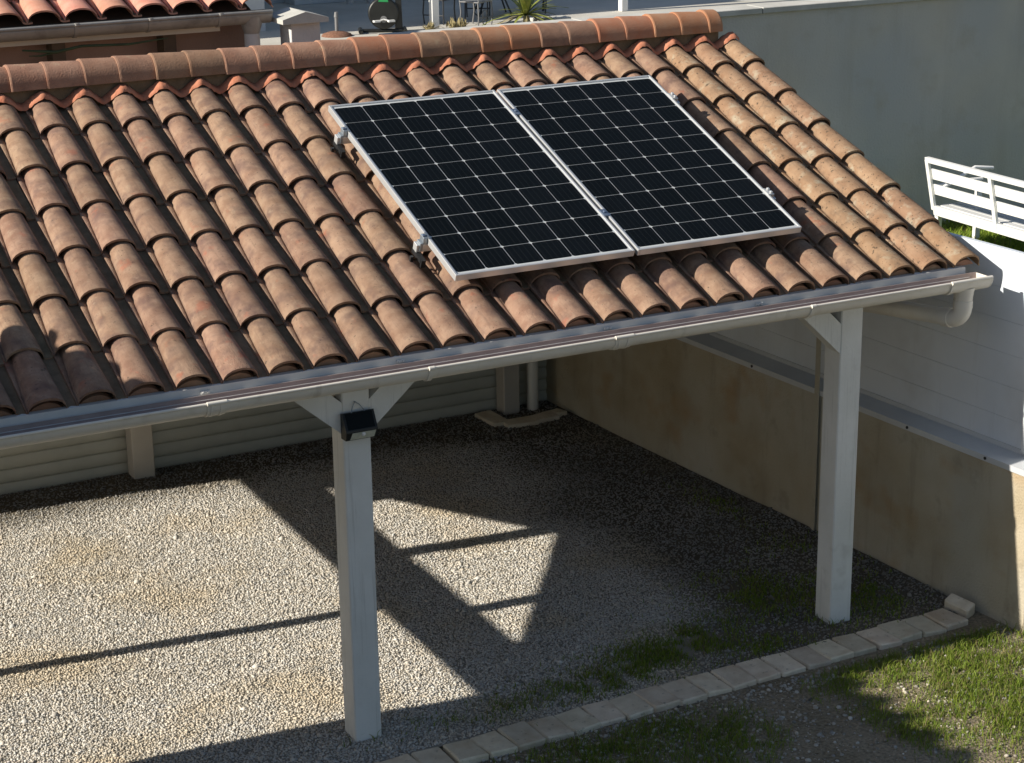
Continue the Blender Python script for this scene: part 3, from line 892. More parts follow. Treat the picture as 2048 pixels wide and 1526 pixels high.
def noise2(x, y, seed, sc):
    """cheap smooth value noise"""
    r = np.random.default_rng(seed); T = r.random((64, 64))
    xs, ys = x * sc + 1000, y * sc + 1000
    xi, yi = np.floor(xs).astype(int), np.floor(ys).astype(int)
    fx, fy_ = xs - xi, ys - yi
    fx = fx * fx * (3 - 2 * fx); fy_ = fy_ * fy_ * (3 - 2 * fy_)
    a = T[xi % 64, yi % 64]; b = T[(xi + 1) % 64, yi % 64]; c = T[xi % 64, (yi + 1) % 64]; d = T[(xi + 1) % 64, (yi + 1) % 64]
    return (a * (1 - fx) + b * fx) * (1 - fy_) + (c * (1 - fx) + d * fx) * fy_


def soft_mesh(name, V, F, tint, material, label, cat, smooth=False, pv=3):
    me = bpy.data.meshes.new(name)
    me.vertices.add(len(V)); me.vertices.foreach_set('co', V.astype(np.float32).ravel())
    me.loops.add(F.size); me.loops.foreach_set('vertex_index', F.astype(np.int32).ravel())
    me.polygons.add(len(F)); me.polygons.foreach_set('loop_start', np.arange(0, F.size, F.shape[1], dtype=np.int32))
    try: me.polygons.foreach_set('loop_total', np.full(len(F), F.shape[1], dtype=np.int32))
    except Exception: pass
    at = me.attributes.new('tint', 'FLOAT_COLOR', 'POINT')
    at.data.foreach_set('color', np.concatenate([tint, np.ones((len(tint), 1))], 1).astype(np.float32).ravel())
    me.materials.append(material); me.update(calc_edges=True)
    if smooth: me.polygons.foreach_set('use_smooth', np.ones(len(F), dtype=bool))
    o = link(name, me); tag(o, label, cat, kind='stuff')
    return o


ICO_V, ICO_F = ICOV, ICOF


def pebbles(P, rad, fine=False):
    ICOV, ICOF = (OCTV, OCTF) if fine else (ICO_V, ICO_F)
    n = len(P)
    ang = rng.random(n) * 2 * np.pi
    s = np.stack([rad * rng.uniform(0.8, 1.35, n), rad * rng.uniform(0.7, 1.05, n), rad * rng.uniform(0.5, 0.85, n)], 1)
    V = ICOV[None] * s[:, None, :] * (1 + rng.uniform(-.16, .16, (n, len(ICOV), 1)))
    tl = rng.uniform(-.5, .5, n)
    c, s_ = np.cos(tl)[:, None], np.sin(tl)[:, None]
    x, y, z = V[..., 0], V[..., 1], V[..., 2]
    x, z = x * c - z * s_, x * s_ + z * c
    c, s_ = np.cos(ang)[:, None], np.sin(ang)[:, None]
    x, y = x * c - y * s_, x * s_ + y * c
    V = np.stack([x, y, z], -1) + P[:, None, :]
    F = ICOF[None] + (np.arange(n) * len(ICOV))[:, None, None]
    base = rng.uniform(0.44, 0.68, n)
    warm = rng.random(n)
    col = np.stack([base * (1.0 + 0.06 * warm), base * (0.985 - 0.03 * warm), base * (0.93 - 0.13 * warm)], 1)
    dark = rng.random(n) < 0.06
    col[dark] *= 0.45
    tint = np.repeat(col, len(ICOV), 0)
    return V.reshape(-1, 3), F.reshape(-1, 3), tint


def grass_density(x, y):
    """where grass and moss grow (0..1)"""
    d = np.zeros_like(x)
    def blob(cx, cy, rx, ry, a=1.0):
        return a * np.exp(-(((x - cx) / rx) ** 2 + ((y - cy) / ry) ** 2))
    d += blob(1.80, 0.10, 0.42, 0.28, 1.2) + blob(1.25, -0.08, 0.42, 0.16, 1.3) + blob(0.72, -0.22, 0.35, 0.12, 1.1) + blob(2.0, 0.45, 0.3, 0.2, 0.6) + blob(2.55, 0.2, 0.2, 0.45, 0.7)
    d += blob(2.62, 1.2, 0.10, 0.9, 0.35) + blob(0.15, -0.18, 0.4, 0.12, 0.4) + blob(2.45, -0.25, 0.25, 0.10, 0.5) + blob(1.6, -0.3, 0.3, 0.07, 0.5)
    d *= 0.62
    f = np.zeros_like(x)
    f += blob(0.62, -0.92, 0.42, 0.25, 1.2) + blob(0.95, -1.05, 0.45, 0.25, 0.9) + blob(1.95, -0.95, 0.40, 0.25, 1.0) + blob(2.5, -0.85, 0.45, 0.22, 1.2)
    f += blob(2.45, -1.30, 0.55, 0.40, 1.5) + blob(2.2, -0.80, 0.5, 0.14, 1.0) + blob(1.75, -1.35, 0.22, 0.3, 0.6) + blob(2.85, -0.7, 0.2, 0.2, 1.1) + blob(0.2, -1.2, 0.5, 0.4, 0.9)
    bare = blob(1.42, -1.15, 0.30, 0.45, 0.9)
    f = np.clip(f - bare, 0, 1.3)
    d = np.where(y < -0.62, f, d)
    return np.clip(d, 0, 1) * np.clip(noise2(x, y, 5, 3.0) * 1.5 + 0.05, 0, 1.1)


def bed_z(x, y):
    """wheel hollows and drifts of the gravel"""
    return 0.014 * noise2(x, y, 8, 1.6) + 0.006 * noise2(x, y, 9, 5.0)


def soil_shade(x, y):
    """roof shade put into the gravel colour, plus soil and moss: none in the drive, most towards the low wall and the edging"""
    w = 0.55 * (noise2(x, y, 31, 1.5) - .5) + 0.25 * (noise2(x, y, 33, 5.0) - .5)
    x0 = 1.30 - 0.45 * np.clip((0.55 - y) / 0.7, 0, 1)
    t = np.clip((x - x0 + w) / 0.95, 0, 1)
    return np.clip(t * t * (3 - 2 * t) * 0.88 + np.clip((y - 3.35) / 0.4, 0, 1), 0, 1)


# fines under the stones
bx_, by_ = np.meshgrid(np.arange(-3.2, 3.0, 0.05), np.arange(-0.42, 4.10, 0.05), indexing='ij')
nx_, ny_ = bx_.shape
BV = np.stack([bx_.ravel(), by_.ravel(), 0.004 + bed_z(bx_.ravel(), by_.ravel())], 1)
ii_ = (np.arange(nx_ - 1)[:, None] * ny_ + np.arange(ny_ - 1)[None]).ravel()
BF = np.stack([ii_, ii_ + ny_, ii_ + ny_ + 1, ii_ + 1], 1)
bd_ = soil_shade(BV[:, 0], BV[:, 1])[:, None]
bc_ = np.array([[0.34, 0.315, 0.26]]) * (1 - bd_) + np.array([[0.105, 0.088, 0.062]]) * bd_  # fines painted darker for the roof shade, mixed with soil colour
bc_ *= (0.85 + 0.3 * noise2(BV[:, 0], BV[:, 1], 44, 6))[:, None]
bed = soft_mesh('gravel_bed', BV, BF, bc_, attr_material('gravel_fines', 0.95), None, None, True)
bed['kind'] = 'structure'

SP = 0.0126
gx, gy = np.meshgrid(np.arange(-2.75, 2.95, SP), np.arange(-0.40, 4.10, SP))
gx = gx.ravel(); gy = gy.ravel()
gx = gx + rng.uniform(-.5, .5, len(gx)) * SP; gy = gy + rng.uniform(-.5, .5, len(gy)) * SP
keep = gx < wx(gy) - 0.01
keep &= gx > -4.5 + 0.218 * (gy + 8.13)
gd = grass_density(gx, gy)
thin = soil_shade(gx, gy)
keep &= rng.random(len(gx)) > np.clip(thin, 0, 1) * 0.62
keep &= rng.random(len(gx)) > gd * 1.15
for (xa, xb, ya, yb_) in ((PX1[0], PX1[1], PY, PY + PW), (PX2[0], PX2[1], PY, PY + PW), (2.235, 2.365, 3.93, 4.06)):
    keep &= ~((gx > xa) & (gx < xb) & (gy > ya) & (gy < yb_))
gx, gy = gx[keep], gy[keep]
rad = rng.uniform(0.0055, 0.0105, len(gx))
big = rng.random(len(gx)) < 0.05
rad[big] *= 1.5
huge = rng.random(len(gx)) < 0.006
rad[huge] *= 2.0
P = np.stack([gx, gy, rng.uniform(0.004, 0.009, len(gx)) + bed_z(gx, gy)], 1)
V, F, T = pebbles(P, rad, True)
T *= np.repeat(1 - 0.68 * rng.uniform(0.75, 1.0, len(gx)) * np.clip(thin[keep] + 0.3 * (noise2(gx, gy, 77, 2.5) - 0.6), 0, 1), len(OCTV))[:, None]  # pebbles darkened by the same painted shade and soil
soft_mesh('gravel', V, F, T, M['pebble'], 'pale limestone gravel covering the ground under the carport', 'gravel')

# looser, larger stones in front of the edging and among the grass
n = 30000
fx_ = rng.uniform(-0.9, 3.1, n); fy_ = rng.uniform(-2.3, -0.60, n)
dn = 0.16 + 0.9 * np.exp(-((fy_ + 0.68) / 0.07) ** 2) + 0.75 * np.exp(-(((fx_ - 0.95) / 0.35) ** 2 + ((fy_ + 1.15) / 0.35) ** 2)) + 0.7 * np.exp(-(((fx_ - 2.35) / 0.35) ** 2 + ((fy_ + 1.30) / 0.25) ** 2)) + 0.5 * np.exp(-(((fx_ - 0.3) / 0.7) ** 2 + ((fy_ + 0.85) / 0.25) ** 2))
k_ = rng.random(n) < np.clip(dn, 0, 1) * (0.4 + 0.9 * noise2(fx_, fy_, 12, 5))
fx_, fy_ = fx_[k_], fy_[k_]
P = np.stack([fx_, fy_, rng.uniform(-.002, .006, len(fx_))], 1)
V, F, T = pebbles(P, 0.003 + 0.0115 * rng.random(len(fx_)) ** 3.5)
T *= np.repeat(rng.uniform(0.45, 0.95, len(fx_)), len(ICO_V))[:, None]
soft_mesh('loose_gravel', V, F, T, M['pebble'], 'loose stones scattered in the soil in front of the edging', 'gravel')


def blades(x, y, hgt, cols, z=0.0, wid=0.0035):
    n = len(x)
    a = rng.random(n) * 2 * np.pi; b = rng.random(n) * 2 * np.pi
    lean = hgt * rng.uniform(0.2, 0.9, n)
    w = wid * rng.uniform(0.7, 1.4, n)
    ca, sa = np.cos(a) * w, np.sin(a) * w
    lx, ly = np.cos(b) * lean, np.sin(b) * lean
    z0 = np.zeros(n) + z
    p0 = np.stack([x - ca, y - sa, z0], 1); p1 = np.stack([x + ca, y + sa, z0], 1)
    p2 = np.stack([x + ca * .7 + lx * .35, y + sa * .7 + ly * .35, z0 + hgt * .6], 1); p3 = np.stack([x - ca * .7 + lx * .35, y - sa * .7 + ly * .35, z0 + hgt * .6], 1)
    p4 = np.stack([x + lx, y + ly, z0 + hgt * rng.uniform(.75, 1.0, n)], 1)
    V = np.stack([p0, p1, p2, p3, p4], 1).reshape(-1, 3)
    o = (np.arange(n) * 5)[:, None]
    F = np.concatenate([o + np.array([[0, 1, 2]]), o + np.array([[0, 2, 3]]), o + np.array([[3, 2, 4]])], 1).reshape(-1, 3)
    return V, F, np.repeat(cols, 5, 0)


def grass_cols(n, dry=0.12):
    t = rng.random(n)[:, None]
    c = np.array([[0.12, 0.20, 0.025]]) * (1 - t) + np.array([[0.29, 0.36, 0.05]]) * t
    d = rng.random(n) < dry
    c[d] = np.array([0.26, 0.22, 0.10]) * rng.uniform(.7, 1.2, (d.sum(), 1))
    return c


n = 420000
bx = rng.uniform(-0.9, 3.05, n); by = rng.uniform(-2.3, 2.4, n)
pr_ = grass_density(bx, by)
kk = (rng.random(n) < pr_ * 0.95 * np.where(by < -0.6, np.clip(2.6 * noise2(bx, by, 91, 11) - 0.15, 0.15, 1), np.clip(2.6 * noise2(bx, by, 91, 11) - 0.45, 0.04, 1))) & (bx < np.where(by > -0.78, wx(by) - 0.005, 9)) & (~((by > -0.645) & (by < -0.39)) | (rng.random(n) < 0.03))
bx, by = bx[kk], by[kk]
front = by < -0.6
hg = np.where(front, 0.010 + 0.045 * rng.random(len(bx)) ** 1.5, rng.uniform(0.010, 0.030, len(bx)) + 0.012)
hg = np.where(front & (bx > 2.2), hg * 1.25, hg)
V, F, T = blades(bx, by, hg, grass_cols(len(bx), 0.22), np.where(front, 0.0, bed_z(bx, by) + 0.003), np.where(front, 0.0019, 0.0026))
soft_mesh('grass', V, F, T, M['blade'], 'short grass and moss growing beside the stone edging', 'grass')

n = 420
q_ = np.stack([np.where(rng.random(n) < .5, rng.uniform(-2.2, 2.8, n), rng.uniform(1.2, 2.85, n)), np.where(rng.random(n) < .6, rng.uniform(-1.8, 4.0, n), rng.normal(3.85, .1, n))], 1)
V, F, T = blades(q_[:, 0], q_[:, 1], rng.uniform(.012, .03, n), np.array([[0.11, 0.07, 0.035]]) * rng.uniform(.5, 2.0, (n, 1)), 0.018, 0.007)
V[:, 2] = 0.020 + (V[:, 2] - 0.018) * 0.25
soft_mesh('leaf_litter', V, F, T, M['blade'], 'scattered dry brown leaf litter on the gravel and soil', 'leaf litter')

# weeds at the post feet
wd = []
for (cx, cy) in ((-0.70, -0.20), (-0.60, -0.21), (2.12, -0.16), (2.135, -0.21)):
    wd.append(np.stack([cx + rng.normal(0, .015, 7), cy + rng.normal(0, .012, 7)], 1))
wd = np.concatenate(wd)
V, F, T = blades(wd[:, 0], wd[:, 1], rng.uniform(.03, .10, len(wd)), grass_cols(len(wd), 0.3), 0.0, 0.0025)
soft_mesh('weeds', V, F, T, M['blade'], 'thin weeds sprouting at the feet of the carport posts', 'grass')

# ------------------------------------------------------------------ garden beyond the fence: lawn, grey wall, bench
g = MB(); g.add([(4.0, 2.0, 0.004), (16.0, 2.0, 0.004), (16.0, 7.2, 0.004), (4.0, 7.2, 0.004)], [(0, 1, 2, 3)])
M['lawnsoil'] = mat('lawn_ground', (0.035, 0.06, 0.012), (0.07, 0.10, 0.025), rough=0.95, scale=8, bump=0.6, bscale=60)
tag(g.build('lawn', M['lawnsoil']), kind='structure')
n = 26000
lx_ = rng.uniform(6.9, 10.4, n); ly_ = rng.uniform(4.3, 7.18, n)
V, F, T = blades(lx_, ly_, rng.uniform(0.04, 0.12, n), grass_cols(n, 0.05) * 1.25, 0.0, 0.006)
soft_mesh('lawn_grass', V, F, T, M['blade'], 'bright green lawn grass behind the white fence by the bench', 'grass')

gw = empty('garden_wall', (8.0, 7.3, 0), 'long grey rendered garden wall behind the carport', 'wall')
g = MB(); g.box(2.9, 30.0, 7.2, 7.42, -0.05, 2.300); g.build('wall', M['greywall'], gw)
for xa in np.arange(2.85, 30.0, 1.9):
    g = MB(); g.box(xa + .004, xa + 1.896, 7.165, 7.455, 2.301, 2.358, 0.006); g.build('coping', M['coping'], gw)

bn = empty('garden_bench', (8.35, 5.4, 0), 'white slatted garden bench seen from behind near the grey wall', 'bench')
BYA, BYB = 6.42, 4.60


def back(z): return 8.185 - (z - 0.4) * 0.23


def rail(z0, z1, t0, t1, ya, yb_, name='slat', m='bench'):
    g = MB()
    pts = [(back(z0) + t0, ya, z0), (back(z0) + t1, ya, z0), (back(z1) + t1, ya, z1), (back(z1) + t0, ya, z1)]
    g.prism(pts, (0, yb_ - ya, 0)); return g.build(name, M[m], bn)


rail(0.875, 0.925, -0.02, 0.03, BYB, BYA, 'top_rail')
rail(0.712, 0.816, 0.004, 0.022, BYB, BYA - .03)
rail(0.560, 0.662, 0.004, 0.022, BYB, BYA - .03)
rail(0.350, 0.445, -0.022, 0.02, BYB, BYA - .02, 'seat_rail')
for y in (BYA, 5.52, 4.66):
    rail(0.40, 0.90, -0.026, 0.003, y - 0.045, y, 'stile')
for k in range(5):
    g = MB(); x0 = 8.225 + k * 0.095
    g.box(x0, x0 + 0.082, BYB, BYA - 0.03, 0.425, 0.445); g.build('seat_slat', M['benchseat'], bn)
for y in (BYA - 0.005, 4.63):
    for x in (8.20, 8.68):
        g = MB(); g.box(x, x + 0.05, y - 0.05, y, 0, 0.62 if x > 8.5 else 0.40); g.build('leg', M['bench'], bn)
g = MB(); g.tube([(8.13, 6.39, 0.63), (8.45, 6.39, 0.655), (8.74, 6.39, 0.645)], 0.02, 8); g.build('armrest', M['bench'], bn)
g = MB(); g.tube([(8.13, 6.22, 0.66), (8.50, 6.22, 0.815), (8.72, 6.22, 0.785)], 0.018, 8); g.build('armrest', M['bench'], bn)
g = MB(); g.box(8.15, 8.165, 4.94, 5.02, 0.60, 0.86); g.build('brace', M['bench'], bn)

# ------------------------------------------------------------------ neighbouring outbuilding, upper left
ob = empty('outbuilding', (-1.0, 6.2, 0), 'pink rendered outbuilding with red clay tiles and grey zinc gutter, upper left', 'building')
OY = 5.0
g = MB(); g.box(-7.0, 0.86, OY + 0.22, OY + 4.0, 0, 2.86); g.build('wall', M['pinkwall'], ob)
OA = math.radians(17)
oc, osn = math.cos(OA), math.sin(OA)
g = MB()
g.prism([(-7.2, OY + 0.05, 2.93), (-7.2, OY + 4.2, 2.93 + 4.15 * osn / oc), (-7.2, OY + 4.2, 2.87 + 4.15 * osn / oc), (-7.2, OY + 0.05, 2.87)], (8.05, 0, 0))
oroof = g.build('roof', M['deck'], ob)
om = [tile_mesh('roof_tile', 0.46, M['pink_tile'], True, 60 + s, 0.250, 0.075, 0.02) for s in range(3)]
omv = tile_mesh('roof_tile', 0.46, M['pink_tile'], False, 66, 0.250, 0.075, 0.02)
for r in range(3):
    for i in range(-9, 9):
        x = -1.26 + 0.250 * i
        o = link('roof_tile', omv if i == 8 else om[(i * 5 + r) % 3], oroof)
        o.scale = (1.15, 1, 1)
        o.location = (x + tr.uniform(-.004, .004), OY - 0.04 + r * 0.38 * oc, 2.945 + r * 0.38 * osn)
        o.rotation_euler = (OA, tr.uniform(-.01, .01), tr.uniform(-.01, .01))
oy, oz, orr = OY - 0.075, 2.935, 0.085
g = MB()
oo = [(oy - math.cos(math.pi * k / 12) * orr, oz - math.sin(math.pi * k / 12) * orr) for k in range(13)]
ii = [(oy - math.cos(math.pi * k / 12) * (orr - .004), oz - math.sin(math.pi * k / 12) * (orr - .004)) for k in range(13)]
g.sweep_x(oo + ii[::-1], -7.2, 0.93, 1, True, smooth=True)
g.tube([(-7.2, oy - orr, oz + .004), (0.93, oy - orr, oz + .004)], 0.012, 8)
g.add([(0.931, a_, b_) for a_, b_ in oo], [tuple(range(13))])
ogut = g.build('gutter', M['zinc'], ob)
for x in (-0.46, 0.05, 0.55):
    g = MB()
    o2 = [(oy - math.cos(math.pi * k / 12) * (orr + .006), oz - math.sin(math.pi * k / 12) * (orr + .006)) for k in range(13)]
    g.sweep_x(o2 + [(a_, b_ ) for a_, b_ in oo[::-1]], x - .012, x + .012, 1, True, smooth=False)
    g.tube([(x, oy - orr - .003, oz - .0), (x, oy - orr - .003, oz + .016)], 0.016, 8)
    g.build('gutter_bracket', M['zinc'], ogut)
g = MB(); g.tube([(0.80, oy, oz - 0.03), (0.80, oy, oz - .10), (0.80, oy, oz - 0.16)], [0.085, 0.07, 0.05], 16); g.build('outlet', M['zinc'], ob)
g = MB(); g.tube([(0.80, oy, oz - 0.15), (0.80, oy, 0.0)], 0.055, 16); g.build('downpipe', M['pillar'], ob)
g = MB(); g.box(-7.1, 0.60, OY + 0.02, OY + 0.06, 2.805, 2.862); g.build('fascia', M['whitetrim'], ob)
for x in (-2.6, -1.35, -0.58, 0.20):
    g = MB(); g.box(x, x + 0.09, OY + 0.06, OY + 0.219, 2.2, 2.80); g.build('bracket_post', M['deck'], ob)

# branch lying under the eave
g = MB(); g.tube([(-0.82, OY - 0.1, 2.79), (-0.60, OY - 0.12, 2.765), (-0.42, OY - 0.1, 2.79), (-0.10, OY - 0.12, 2.78), (0.18, OY - 0.1, 2.80)], [0.006, 0.012, 0.01, 0.009, 0.004], 6)
g.tube([(-0.60, OY - 0.12, 2.765), (-0.70, OY - .1, 2.745), (-0.78, OY - .1, 2.75)], [0.008, 0.006, 0.003], 6)
g.build('cable', M['leafdark'], ob)

pl = empty('gate_pillar', (1.14, 4.87, 0), 'grey-white masonry pillar with pale pitched cap beside the outbuilding', 'pillar')
g = MB(); g.box(1.030, 1.249, 4.76, 4.98, 0, 2.855, 0.004); g.build('shaft', M['pillar'], pl)
g = MB()
xa, xb, ya, yb_, xm = 0.950, 1.292, 4.70, 5.04, 1.121
g.add([(xa, ya, 2.856), (xb, ya, 2.856), (xb, yb_, 2.856), (xa, yb_, 2.856), (xa, ya, 2.888), (xb, ya, 2.888), (xb, yb_, 2.888), (xa, yb_, 2.888), (xm, ya, 2.935), (xm, yb_, 2.935)],
      [(3, 2, 1, 0), (0, 1, 5, 8, 4), (2, 3, 7, 9, 6), (1, 2, 6, 5), (3, 0, 4, 7), (4, 8, 9, 7), (8, 5, 6, 9)])
g.build('cap', M['coping'], pl)

# ------------------------------------------------------------------ far patio: house, furniture, plants
fh = empty('patio_house', (8, 30, 0), 'pale house standing behind the patio at the top of the picture', 'house')
g = MB(); g.box(-2.0, 8.4, 25.45, 36.0, 0, 5.6); g.build('wing_wall', M['farwall'], fh)
g = MB(); g.box(8.401, 15.2, 29.5, 36.0, 0, 5.0); g.build('wall', M['farwall'], fh)
g = MB(); g.box(10.9, 11.9, 29.40, 29.49, 0.35, 2.5, 0.01); dr = g.build('door', M['pillar'], fh)
g = MB(); g.box(12.6, 14.2, 29.44, 29.49, 0.9, 2.3, 0.01); wd_ = g.build('window', M['glassdark'], fh)
for k in range(2):
    g = MB(); g.box(10.3, 13.2, 28.9 + 0.25 * k, 29.49, 0.031 + 0.16 * k, 0.19 + 0.16 * k, 0.008); g.build('step', M['farwall'], fh)

for k, (x, y) in enumerate(((11.35, 28.55), (11.75, 28.45))):
    pt = empty('potted_shrub', (x, y, 0), ('left small dark leafy shrub in a pot by the house steps', 'right small dark leafy shrub in a pot by the house steps')[k], 'plant', 'potted shrubs by the steps')
    g = MB(); g.tube([(x, y, 0.03), (x, y, 0.12)], [0.07, 0.09], 10); g.build('pot', M['pillar'], pt)
    g = MB(); rr = random.Random(k)
    for j in range(34):
        a_ = rr.uniform(0, 6.28); l_ = rr.uniform(.10, .22); e_ = rr.uniform(.3, 1.4)
        d_ = Vector((math.cos(a_) * math.cos(e_), math.sin(a_) * math.cos(e_), math.sin(e_))); s_ = d_.cross(Vector((0, 0, 1))).normalized() * .035
        c_ = Vector((x, y, .12)); g.add([c_, c_ + d_ * l_ * .6 + s_, c_ + d_ * l_, c_ + d_ * l_ * .6 - s_], [(0, 1, 2, 3)])
    g.build('leaves', M['leafdark'], pt)

# exercise bike
BX, BY = 10.16, 24.10
eb = empty('exercise_bike', (BX, BY, 0.03), 'black exercise bike with covered flywheel standing on the patio', 'exercise bike')
g = MB(); bd = Vector((0.93, -0.36, 0)); bnv = Vector((0.36, 0.93, 0))
c = Vector((BX - 0.02, BY, 0.37))
g.tube([c - bnv * 0.06, c - bnv * .05, c + bnv * .05, c + bnv * 0.06], [0.25, 0.275, 0.275, 0.25], 28); wheel = g.build('flywheel_cover', M['black'], eb)
g = MB(); g.tube([c - bnv * 0.061 - Vector((0, 0, .10)), c - bnv * 0.085 - Vector((0, 0, .10))], 0.06, 12); g.build('crank_hub', M['irongrey'], wheel)
for sg in (-1, 1):
    g = MB(); pc = c - bnv * 0.12 - Vector((0, 0, .13)) + bd * 0.13 * sg
    g.tube([c - bnv * .09 - Vector((0, 0, .10)), pc], 0.012, 8); g.box(pc.x - .06, pc.x + .06, pc.y - .04, pc.y + .04, pc.z - .012, pc.z + .02); g.build('pedal', M['whitedome'], eb)
g = MB(); g.prism([c - bnv * 0.0625 + Vector((0, 0, .21)) - bd * .09, c - bnv * .0625 + Vector((0, 0, .255)) - bd * .07, c - bnv * .0625 + Vector((0, 0, .245)) + bd * .08, c - bnv * .0625 + Vector((0, 0, .20)) + bd * .09], -bnv * .004); g.build('sticker', M['green'], wheel)
g = MB(); m0 = c + bd * 0.26
g.prism([m0 + Vector((0, 0, -.33)) - bd * .06, m0 + Vector((0, 0, -.33)) + bd * .08, m0 + Vector((0, 0, .75)) + bd * .05, m0 + Vector((0, 0, .75)) - bd * .02], bnv * .07); g.build('mast', M['black'], eb)
g = MB(); g.tube([c + Vector((0, 0, -.30)) - bd * .42, c + Vector((0, 0, -.31)) + bd * .38], 0.032, 8); g.tube([c + Vector((0, 0, -.30)) - bd * .42 - bnv * .22, c + Vector((0, 0, -.30)) - bd * .42 + bnv * .22], 0.04, 10)
g.tube([c + Vector((0, 0, -.30)) + bd * .38 - bnv * .22, c + Vector((0, 0, -.30)) + bd * .38 + bnv * .22], 0.035, 10); g.build('base', M['black'], eb)
g = MB(); g.tube([c + Vector((0, 0, .15)) - bd * .05, c + Vector((0, 0, .55)) - bd * .12], 0.03, 8); g.prism([c + Vector((0, 0, .55)) - bd * .26 - bnv * .1, c + Vector((0, 0, .55)) + bd * .04 - bnv * .05, c + Vector((0, 0, .55)) + bd * .04 + bnv * .05, c + Vector((0, 0, .55)) - bd * .26 + bnv * .1], (0, 0, .07)); g.build('saddle', M['black'], eb)

# posts of the pergola
for k, (x, y, lab) in enumerate(((11.08, 23.98, 'white pergola post on the patio between exercise bike and yucca'), (15.30, 24.45, 'white pergola post at the far right end of the ridge'))):
    g = MB(); g.box(x - 0.07, x + 0.07, y - 0.07, y + 0.07, 0.03, 2.6, 0.008)
    tag(g.build('pergola_post', M['bench']), lab, 'post', 'pergola posts')

# soil bowl with a stick
fb = empty('soil_bowl', (9.24, 24.12, 0.03), 'low heap of brown soil with an upright stake on the patio', 'planter')
g = MB(); g.tube([(9.24, 24.12, 0.03), (9.24, 24.12, 0.07), (9.24, 24.12, 0.105), (9.24, 24.12, 0.12)], [0.28, 0.25, 0.14, 0.02], 20); g.build('soil', M['soilred'], fb)
g = MB(); g.tube([(9.24, 24.12, 0.10), (9.24, 24.12, 0.36)], 0.033, 8); g.tube([(9.24, 24.12, 0.36), (9.24, 24.12, 0.45)], [0.045, 0.03], 8); g.build('stake', M['irongrey'], fb)

# yucca
yu = empty('yucca', (12.72, 23.55, 0.03), 'yellow-green yucca with strap leaves on the patio edge', 'plant')
g = MB(); g.tube([(12.72, 23.55, 0.0), (12.72, 23.55, 0.2)], [0.06, 0.05], 8); g.build('stem', M['dry'], yu)
rr = random.Random(4)
for j in range(64):
    a_ = rr.uniform(0, 6.28); e_ = rr.uniform(-0.35, 1.45); l_ = rr.uniform(0.55, 0.95)
    h_ = Vector((math.cos(a_), math.sin(a_), 0)); s_ = Vector((-math.sin(a_), math.cos(a_), 0)) * 0.034
    pts = []
    c_ = Vector((12.72, 23.55, 0.24)) + h_ * .02
    for t_ in (0, .35, .7, 1.0):
        dz = math.sin(e_) * t_ - 0.30 * t_ * t_
        pts.append(c_ + (h_ * math.cos(e_) * t_ + Vector((0, 0, dz))) * l_)
    g = MB()
    ws = (0.7, 1.0, .7, .05)
    vs = []
    for p_, w_ in zip(pts, ws): vs += [p_ - s_ * w_, p_ + Vector((0, 0, -.008)) , p_ + s_ * w_]
    vs = [Vector((v_.x, v_.y, max(v_.z, 0.04))) for v_ in vs]
    g.add(vs, [(3 * i + a, 3 * i + a + 1, 3 * i + a + 4, 3 * i + a + 3) for i in range(3) for a in (0, 1)], True)
    g.build('leaf', M['yucca'] if e_ > -0.05 else M['dry'], yu)

# two straggly dry plants by the pergola post
for k, (x, y, lab) in enumerate(((10.86, 23.72, 'small straggly plant left of the pergola post'), (11.38, 23.72, 'larger straggly dry plant right of the pergola post'))):
    dp = empty('dry_plant', (x, y, 0.03), lab, 'plant', 'dry plants at the post')
    g = MB(); rr = random.Random(40 + k)
    for j in range(40 + 30 * k):
        a_ = rr.uniform(0, 6.28); e_ = rr.uniform(0.3, 1.5); l_ = rr.uniform(.08, .20)
        b_ = Vector((x + rr.uniform(-.08 - .1 * k, .08 + .1 * k), y + rr.uniform(-.06, .06), .03 + rr.uniform(0, .06)))
        d_ = Vector((math.cos(a_) * math.cos(e_), math.sin(a_) * math.cos(e_), math.sin(e_))); s_ = d_.cross(Vector((.3, .2, 1))).normalized() * .02
        g.add([b_, b_ + d_ * l_ * .5 + s_, b_ + d_ * l_, b_ + d_ * l_ * .5 - s_], [(0, 1, 2, 3)])
    g.build('leaves', M['dry'], dp)

# pale stone slab right of the yucca
g = MB(); g.box(13.05, 13.75, 23.70, 24.05, 0.03, 0.10, 0.01); tag(g.build('stone_slab', M['coping']), 'pale flat slab lying right of the yucca', 'slab')


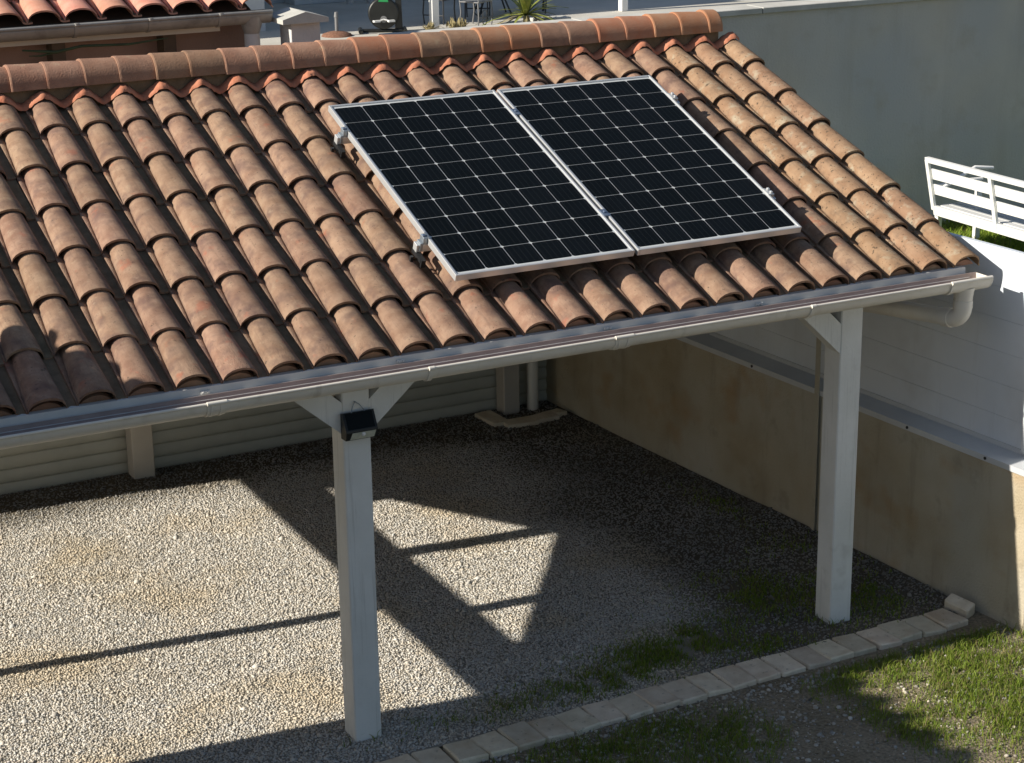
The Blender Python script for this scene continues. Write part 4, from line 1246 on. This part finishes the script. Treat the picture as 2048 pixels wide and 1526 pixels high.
# wrought iron chairs
def iron_chair(x, y, rz, lab, m):
    e = empty('iron_chair', (x, y, 0.03), lab, 'chair', 'wrought iron patio chairs')
    R_ = Matrix.Translation((x, y, 0.03)) @ Matrix.Rotation(rz, 4, 'Z')
    T_ = lambda pts: [R_ @ Vector(p_) for p_ in pts]
    for sx in (-.21, .21):
        g = MB(); g.tube(T_([(sx, -.20, 0), (sx * 1.05, -.22, .2), (sx, -.2, .44)]), .014, 8); g.build('leg', M[m], e)
        g = MB(); g.tube(T_([(sx, .22, 0), (sx, .18, .25), (sx, .2, .44), (sx, .26, .9)]), .014, 8); g.build('leg', M[m], e)
        g = MB(); g.tube(T_([(sx, .22, .66), (sx * 1.15, 0, .68), (sx * 1.15, -.20, .66), (sx, -.22, .44)]), .014, 8); g.build('armrest', M[m], e)
    g = MB(); g.box(-.23, .23, -.22, .21, .43, .455, .006, M=R_); g.build('seat', M[m], e)
    ring = lambda cx, cy, cz, rr_: T_([(cx + math.cos(a_) * rr_, cy, cz + math.sin(a_) * rr_) for a_ in np.linspace(0, 6.28, 15)])
    scrolls = [ring(cx, .225 + (cz - .44) * .13, cz, rr_) for cz, rr_ in ((.56, .07), (.72, .08)) for cx in (-.09, .09)]
    scrolls += [ring(0, -.20, zz, .07) for zz in (.10, .22)]
    scrolls += [T_([(-.21, .26, .9), (-.1, .27, .95), (.1, .27, .95), (.21, .26, .9)]), T_([(-.21, -.2, .16), (-.07, -.2, .16)]), T_([(.07, -.2, .16), (.21, -.2, .16)])]
    for pts_ in scrolls:
        g = MB(); g.tube(pts_, .011, 6, caps=False); g.build('scroll', M[m], e)


iron_chair(11.95, 24.05, 0.5, 'grey scrolled iron chair just left of the yucca', 'irongrey')
iron_chair(11.55, 24.75, -1.0, 'black iron chair behind the pergola post', 'iron')
iron_chair(12.45, 25.0, 2.6, 'black iron chair half hidden behind the yucca', 'iron')
iron_chair(13.75, 25.2, 1.2, 'black iron chair right of the yucca', 'iron')
tb = empty('patio_table', (12.95, 25.35, 0.03), 'dark iron patio table behind the yucca', 'table')
g = MB(); g.tube([(12.95, 25.35, 0.73), (12.95, 25.35, 0.76)], 0.55, 24); g.build('table_top', M['iron'], tb)
for a_ in (0.5, 2.07, 3.64, 5.21):
    g = MB(); g.tube([(12.95 + math.cos(a_) * .45, 25.35 + math.sin(a_) * .45, .03), (12.95 + math.cos(a_) * .25, 25.35 + math.sin(a_) * .25, .4), (12.95 + math.cos(a_) * .4, 25.35 + math.sin(a_) * .4, .73)], .018, 8); g.build('leg', M['iron'], tb)
